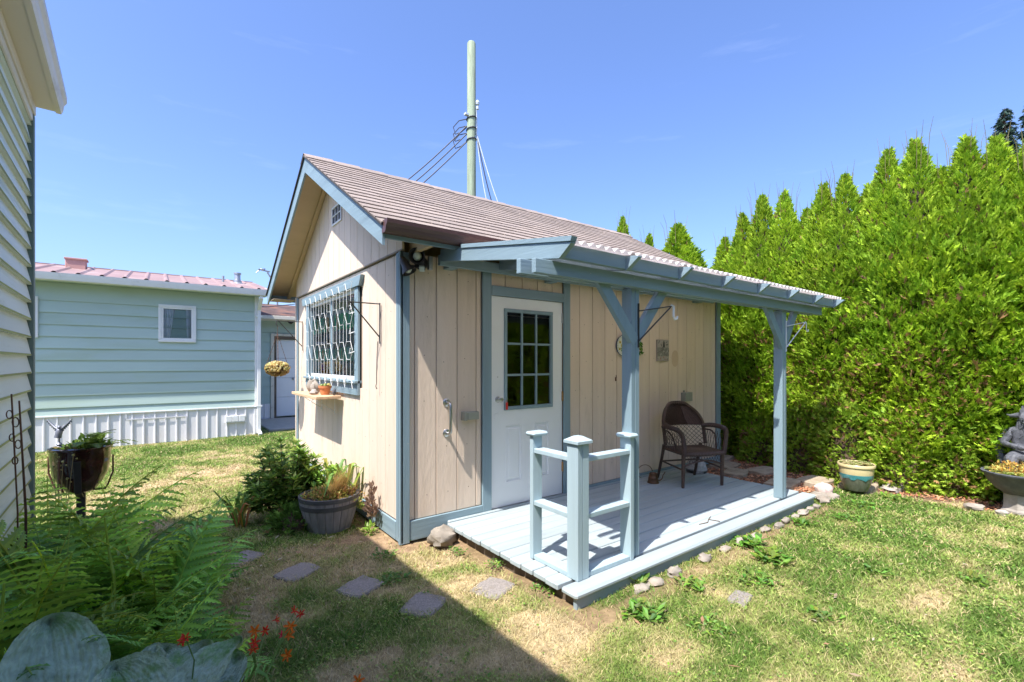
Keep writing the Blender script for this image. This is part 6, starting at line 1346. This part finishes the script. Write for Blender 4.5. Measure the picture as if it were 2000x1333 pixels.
fw = (CAM-s0); fw.z = 0; fw.normalize(); rt_ = Vector((-fw.y, fw.x, 0))
def SP(a, b, z): return s0+rt_*a+fw*b+Vector((0,0,z))
vs = []; es = []; rs = []
def sk(p, r_, par=None):
    vs.append(p); rs.append(r_); 
    if par is not None: es.append((par, len(vs)-1))
    return len(vs)-1
hip = sk(SP(0,0,.50), .10); wa = sk(SP(0,.01,.62), .085, hip); chst = sk(SP(0,.02,.76), .095, wa); nk = sk(SP(0,.03,.84), .045, chst); hd = sk(SP(0,.05,.92), .062, nk); hd2 = sk(SP(0,.02,.99), .05, hd); hd3 = sk(SP(-.01,-.03,1.06), .025, hd2)
for s in (-1,1):
    sh1 = sk(SP(s*.10,.02,.79), .048, chst); el = sk(SP(s*.17,.05,.66), .038, sh1); ha = sk(SP(s*.04,.15,.64), .026, el); fi = sk(SP(-s*.03,.16,.645), .018, ha)
    kn = sk(SP(s*.11,.17,.55), .060, hip); an = sk(SP(s*.09,.20,.34), .042, kn); ft = sk(SP(s*.10,.29,.30), .028, an)
    w1 = sk(SP(s*.13,-.06,.80), .03, chst); w2 = sk(SP(s*.20,-.08,.62), .04, w1); w3 = sk(SP(s*.16,-.04,.42), .05, w2)
me = bpy.data.meshes.new('figure'); me.from_pydata([tuple(Vector(v)-WL[stt]) for v in vs], es, []); fo = bpy.data.objects.new('figure', me); COL.objects.link(fo); fo.parent = stt; me.materials.append(M['stone_dk'])
md = fo.modifiers.new('skin','SKIN'); 
for k, v in enumerate(me.skin_vertices[0].data): v.radius = (rs[k], rs[k]*.92)
me.skin_vertices[0].data[0].use_root = True
md2 = fo.modifiers.new('sub','SUBSURF'); md2.levels = 2; md2.render_levels = 2
tx = bpy.data.textures.new('folds','CLOUDS'); tx.noise_scale = .05; dm = fo.modifiers.new('folds','DISPLACE'); dm.texture = tx; dm.strength = .028; dm.mid_level = .5
mb = MB(); r = random.Random(2)
for k in range(26):
    a = r.uniform(0,2*PI); p = SP(.06*math.cos(a),.02+.05*math.sin(a),.98-.006*k); mb.tube([p, p+Vector((0,0,-.05))+rt_*.02*math.cos(a*3), p+Vector((0,0,-.11))-rt_*.02], [.012,.014,.006], 6)
mb.tube([SP(-.05,.06,.965),SP(-.11,.05,.955),SP(-.14,.02,.965)],[.03,.016,.004],8); obj('hair_and_hood', mb, M['stone_dk'], stt, True)
mb = MB(); mb.blob(SP(0,.112,.925),(.012,.018,.014),1,.1,8,6); 
for s in (-1,1): mb.blob(SP(s*.024,.104,.940),(.012,.008,.007),1,.1,8,5)
mb.tube([SP(-.02,.108,.895),SP(.02,.108,.895)],.006,6); obj('face', mb, M['stone_dk'], stt, True)
mb = MB(); mb.lathe([(0,.0),(.17,.0),(.18,.05),(.14,.12),(.15,.38),(.18,.42),(.0,.46)], s0, 14); obj('plinth', mb, M['stone_dk'], stt)
mb = MB(); r = random.Random(22)
for k in range(9): mb.blob(SP(r.uniform(-.16,.16),r.uniform(-.02,.16),.38+r.uniform(-.04,.08)),(.05,.04,.035),k,.3,8,6)
obj('carved_base_rocks', mb, M['stone_dk'], stt, True)

# ------------------------------------------------------------------ weeds in the lawn (rosettes and leafy clumps)
def weed(x, y, r_, n, cols, seed, label, L=.08):
    rg = random.Random(seed); t = None; mb = MB()
    for k in range(n):
        a = rg.uniform(0,2*PI); q = r_*rg.random()**.6; p = Vector((x+q*math.cos(a), y+q*math.sin(a), .01)); b = rg.uniform(0,2*PI); d = Vector((math.cos(b),math.sin(b),rg.uniform(.15,1.0))).normalized()*L*rg.uniform(.6,1.2); u = Vector((-math.sin(b),math.cos(b),0))*L*.2; mb.col = tuple(c*rg.uniform(.7,1.2) for c in rg.choice(cols))
        mb.add([p, p+d*.35-u*.5, p+d*.65-u, p+d-Vector((0,0,.01)), p+d*.65+u, p+d*.35+u*.5, p+d*.6-Vector((0,0,.006))], [(0,1,6),(1,2,6),(2,3,6),(3,4,6),(4,5,6),(5,0,6)])
    return tag(obj('weed_plant', mb, M['leaf']), label, 'weed', 'leafy weeds in the lawn')
WC = [(.14,.27,.04),(.20,.34,.05),(.10,.20,.035)]
WD = [(.72,-1.88,.13,80,'bushy bright green weed in front of the near deck corner',.085),(1.02,-1.62,.03,10,'single upright dock leaf against the near deck fascia',.12),(1.30,-1.86,.13,55,'low leafy weed in front of the deck near the first porch post',.07),(2.30,-1.74,.12,60,'dandelion clump against the deck fascia halfway along',.11),
 (2.15,-1.98,.16,70,'spreading dandelion leaves in the lawn below the deck clump',.10),(1.72,-2.10,.14,50,'broad weed patch in the green part of the lawn',.07),(3.2,-1.78,.10,40,'small weed clump near the far end of the deck fascia',.08),(.93,-2.18,.15,70,'light green clover patch in the dry lawn centre right',.045),
 (1.55,-2.55,.12,40,'weed tuft beside the brown hole in the lawn',.06),(-.30,-.55,.12,50,'weed patch beside the fourth stepping stone',.055),(-.18,-.12,.12,50,'weed tuft in the shade below the corner post',.05),(.42,-.78,.10,60,'clover mat beside the side of the deck',.04),(.50,-1.30,.14,90,'clover patch beside the sunlit stepping stone',.04),(.30,-.40,.10,60,'small yellow green weed mat by the foundation rock',.035),
 (4.3,-1.95,.2,110,'leafy weed fringe in front of the cream pot',.06),(4.9,-2.05,.16,70,'weed clump at the hedge foot right of the cream pot',.07),(3.7,-2.0,.16,60,'loose weed patch in the lawn near the deck end',.06),(2.5,-2.55,.12,40,'small weed patch in the lawn right of centre',.06),(.1,.05,.05,30,'tuft of grass at the foot of the blue corner trim',.05),(2.9,-3.0,.12,40,'weed rosette near the right foreground',.06)]
for k, (x, y, r_, n, lb, L) in enumerate(WD): weed(x, y, r_*.8, n, WC, 200+k, lb, L)
# ------------------------------------------------------------------ GRASS: real blades, one mesh, thinner with distance
def build_grass():
    rg = np.random.default_rng(5); P = []; 
    cx, cy = CAM.x, CAM.y
    N = 620000; d = 1.15+rg.random(N)**1.35*10.2; th_ = rg.uniform(-.90,.92,N)
    fa = math.atan2(.7983,.6023); x = cx+d/np.cos(th_*.0)*np.cos(fa-th_); y = cy+d*np.sin(fa-th_)
    ok = ~(in_mulch(x, y) | in_bed(x, y)) & ~((x > -.0) & (x < SX) & (y > -.02) & (y < SY)) & ~((x > DX0-.0) & (x < DX1) & (y > -1.6) & (y < 0)) & (y < 7.36) & ~((x > .33) & (y > 7.7))
    for (sx, sy, *_r) in STONES: ok &= ((x-sx)**2+(y-sy)**2) > (.108+.02*np.sin(np.arctan2(y-sy, x-sx)*3+sx*9))**2
    ok &= ((x-bc.x)**2+(y-bc.y)**2) > .2**2
    b = bare(x, y); ok &= rg.random(N) > b*.93
    dr_ = dryness(x, y); ok &= rg.random(N) > sstep(.7,1.3,dr_)*.45
    x, y, d = x[ok], y[ok], d[ok]; n = len(x)
    dr_ = dryness(x, y)+rg.normal(0,.16,n); z = gz(x, y)
    g1 = np.array([.12,.22,.035]); g2 = np.array([.30,.37,.09]); s1 = np.array([.54,.44,.23]); s2 = np.array([.66,.55,.36])
    C = g1+(g2-g1)*sstep(.0,.5,dr_)[:, None]; C = C+(s1-C)*sstep(.45,.82,dr_)[:, None]; C = C+(s2-C)*(sstep(.8,1.2,dr_)*rg.random(n))[:, None]
    gm = rg.random(n) < .14; C[gm] = s1*(.7+.5*rg.random((gm.sum(),1))); C *= (.75+.5*rg.random((n,1)))
    a = rg.uniform(0,2*PI,n); tall = .6+.9*fbm(x*3+5, y*3+2); h = (.012+.019*rg.random(n))*tall*np.where(dr_ > .75, .8, 1.05); lean = h*rg.uniform(.5,2.2,n); wd = (.0011+.0007*np.maximum(0, d-2))*(.7+.6*rg.random(n)); wd = np.minimum(wd,.005)
    dx, dy = np.cos(a), np.sin(a); a2 = rg.uniform(0,2*PI,n); sx, sy = np.cos(a2)*wd, np.sin(a2)*wd
    b0 = np.stack([x-sx, y-sy, z-.003], 1); b1 = np.stack([x+sx, y+sy, z-.003], 1)
    m0 = np.stack([x+dx*lean*.45-sx*.8, y+dy*lean*.45-sy*.8, z+h*.72], 1); m1 = np.stack([x+dx*lean*.45+sx*.8, y+dy*lean*.45+sy*.8, z+h*.72], 1)
    t_ = np.stack([x+dx*lean, y+dy*lean, z+h*.95], 1)
    V = np.stack([b0,b1,m1,m0,t_], 1).reshape(-1, 3); k = np.arange(n)*5
    me = bpy.data.meshes.new('grass'); nf = n*3
    loops = np.stack([k,k+1,k+2, k,k+2,k+3, k+3,k+2,k+4], 1).ravel().astype(np.int32)
    me.vertices.add(len(V)); me.vertices.foreach_set('co', V.ravel().astype(np.float32)); me.loops.add(len(loops)); me.loops.foreach_set('vertex_index', loops); me.polygons.add(nf); me.polygons.foreach_set('loop_start', np.arange(nf, dtype=np.int32)*3)
    me.update(calc_edges=True); at_ = me.color_attributes.new('Col', 'FLOAT_COLOR', 'CORNER'); Cc = np.concatenate([C, np.ones((n,1))], 1).astype(np.float32); at_.data.foreach_set('color', np.repeat(Cc, 9, axis=0).ravel())
    me.materials.append(M['grass']); me.validate(); o = bpy.data.objects.new('lawn_grass', me); COL.objects.link(o); tag(o, 'short mown lawn grass, green with dry straw patches', 'grass', None, 'stuff'); return n
print('grass blades', build_grass())
# clover and small broad leaves between the blades
rg = np.random.default_rng(21); N = 90000; d = 1.2+rg.random(N)**1.3*8; th_ = rg.uniform(-.9,.92,N); fa = math.atan2(.7983,.6023); x = CAM.x+d*np.cos(fa-th_); y = CAM.y+d*np.sin(fa-th_)
ok = ~(in_mulch(x, y) | in_bed(x, y)) & ~((x > -.03) & (x < SX) & (y > -.03) & (y < SY)) & ~((x > DX0-.02) & (x < DX1) & (y > -1.62) & (y < 0)) & (y < 7.3) & (rg.random(N) < .15+1.2*sstep(.50,.72,fbm(x*2.3+70, y*2.3+33))) & (bare(x, y) < .45) & (rg.random(N) > sstep(.6,1.0,dryness(x, y))*.85)
for (sx, sy, *_r) in STONES: ok &= ((x-sx)**2+(y-sy)**2) > .125**2
x, y, d = x[ok], y[ok], d[ok]; n = len(x); P = np.stack([x, y, gz(x, y)+.008+.016*rg.random(n)], 1)
tv = np.array([(0,-.6,0),(-.5,0,.05),(0,.7,0),(.5,0,.05)]); C = np.array([[.16,.29,.05],[.24,.38,.06],[.32,.42,.10],[.12,.23,.05],[.40,.44,.14]])[rg.integers(0,5,n)]*(.8+.4*rg.random((n,1)))
V, F, Cc = scatter(tv, [(0,3,2,1)], P, rg.normal(0,1,(n,3))*np.array([1,1,.3]), np.tile(np.array([[0,0,1.]]),(n,1))+rg.normal(0,.45,(n,3)), .006+.008*rg.random(n)+.0008*d, C)
o = link('clover', mesh_np('clover', V, F, Cc, M['grass'])); tag(o, 'clover and tiny broad leaves growing through the lawn', 'clover', None, 'stuff')
# bark chips in the bed, and pebbles
rg = np.random.default_rng(9); N = 15000; x = rg.uniform(3.95,6.6,N); y = rg.uniform(-3.6,3.0,N); ok = in_mulch(x, y) & ~((x < 4.02) & (y > -1.6)); x, y = x[ok], y[ok]; n = len(x)
tv = np.array([(-.5,-1,0),(.5,-1,0),(.5,1,0),(-.5,1,0),(-.5,-1,.35),(.5,-1,.35),(.5,1,.35),(-.5,1,.35)]); tf = [(4,5,6,7),(0,1,5,4),(1,2,6,5),(2,3,7,6),(3,0,4,7)]
P = np.stack([x, y, gz(x, y)+.004+.012*rg.random(n)], 1); D = rg.normal(0,1,(n,3))*np.array([1,1,.35]); C = np.array([[1,1,1],[1.5,1.25,1.1],[.6,.6,.6],[1.9,1.8,1.7],[1.2,.8,.6]])[rg.integers(0,5,n)]
V, F, Cc = scatter(tv, tf, P, D, np.tile(np.array([[0,0,1.]]),(n,1))+rg.normal(0,.3,(n,3)), .006+.014*rg.random(n), C)
o = link('bark_chips', mesh_np('bark_chips', V, F, Cc, M['mulch'])); tag(o, 'brown bark chips and gravel covering the bed beside the deck', 'bark mulch', None, 'stuff')
# fallen leaves and debris near the barrel
mb = MB(); r = random.Random(77)
for k in range(90):
    x, y = (r.gauss(-.75,.45), r.gauss(.55,.45)) if k < 50 else (r.uniform(-.6,3.5), r.uniform(-3.2,-1.8))
    if 0 < x < 5 and y > -1.6 or x > -.05 and y > -.05: continue
    a = r.uniform(0,2*PI); L = r.uniform(.008,.035); d = Vector((math.cos(a),math.sin(a),r.uniform(-.1,.3)))*L; u = Vector((-math.sin(a),math.cos(a),r.uniform(-.3,.3)))*L*.3; p = Vector((x,y,.022)); mb.col = r.choice([(.5,.42,.3),(.4,.3,.2),(.6,.52,.4),(.45,.25,.15)])
    mb.add([p-d,p+u,p+d,p-u],[(0,1,2,3)])
o = tag(obj('fallen_leaves', mb, M['leaf']), 'small fallen dry leaves and bark bits scattered on the lawn', 'fallen leaves', None, 'stuff')
for o in bpy.data.objects:
    if o.type == 'MESH' and len(o.data.color_attributes): o.data.color_attributes.active_color_index = 0
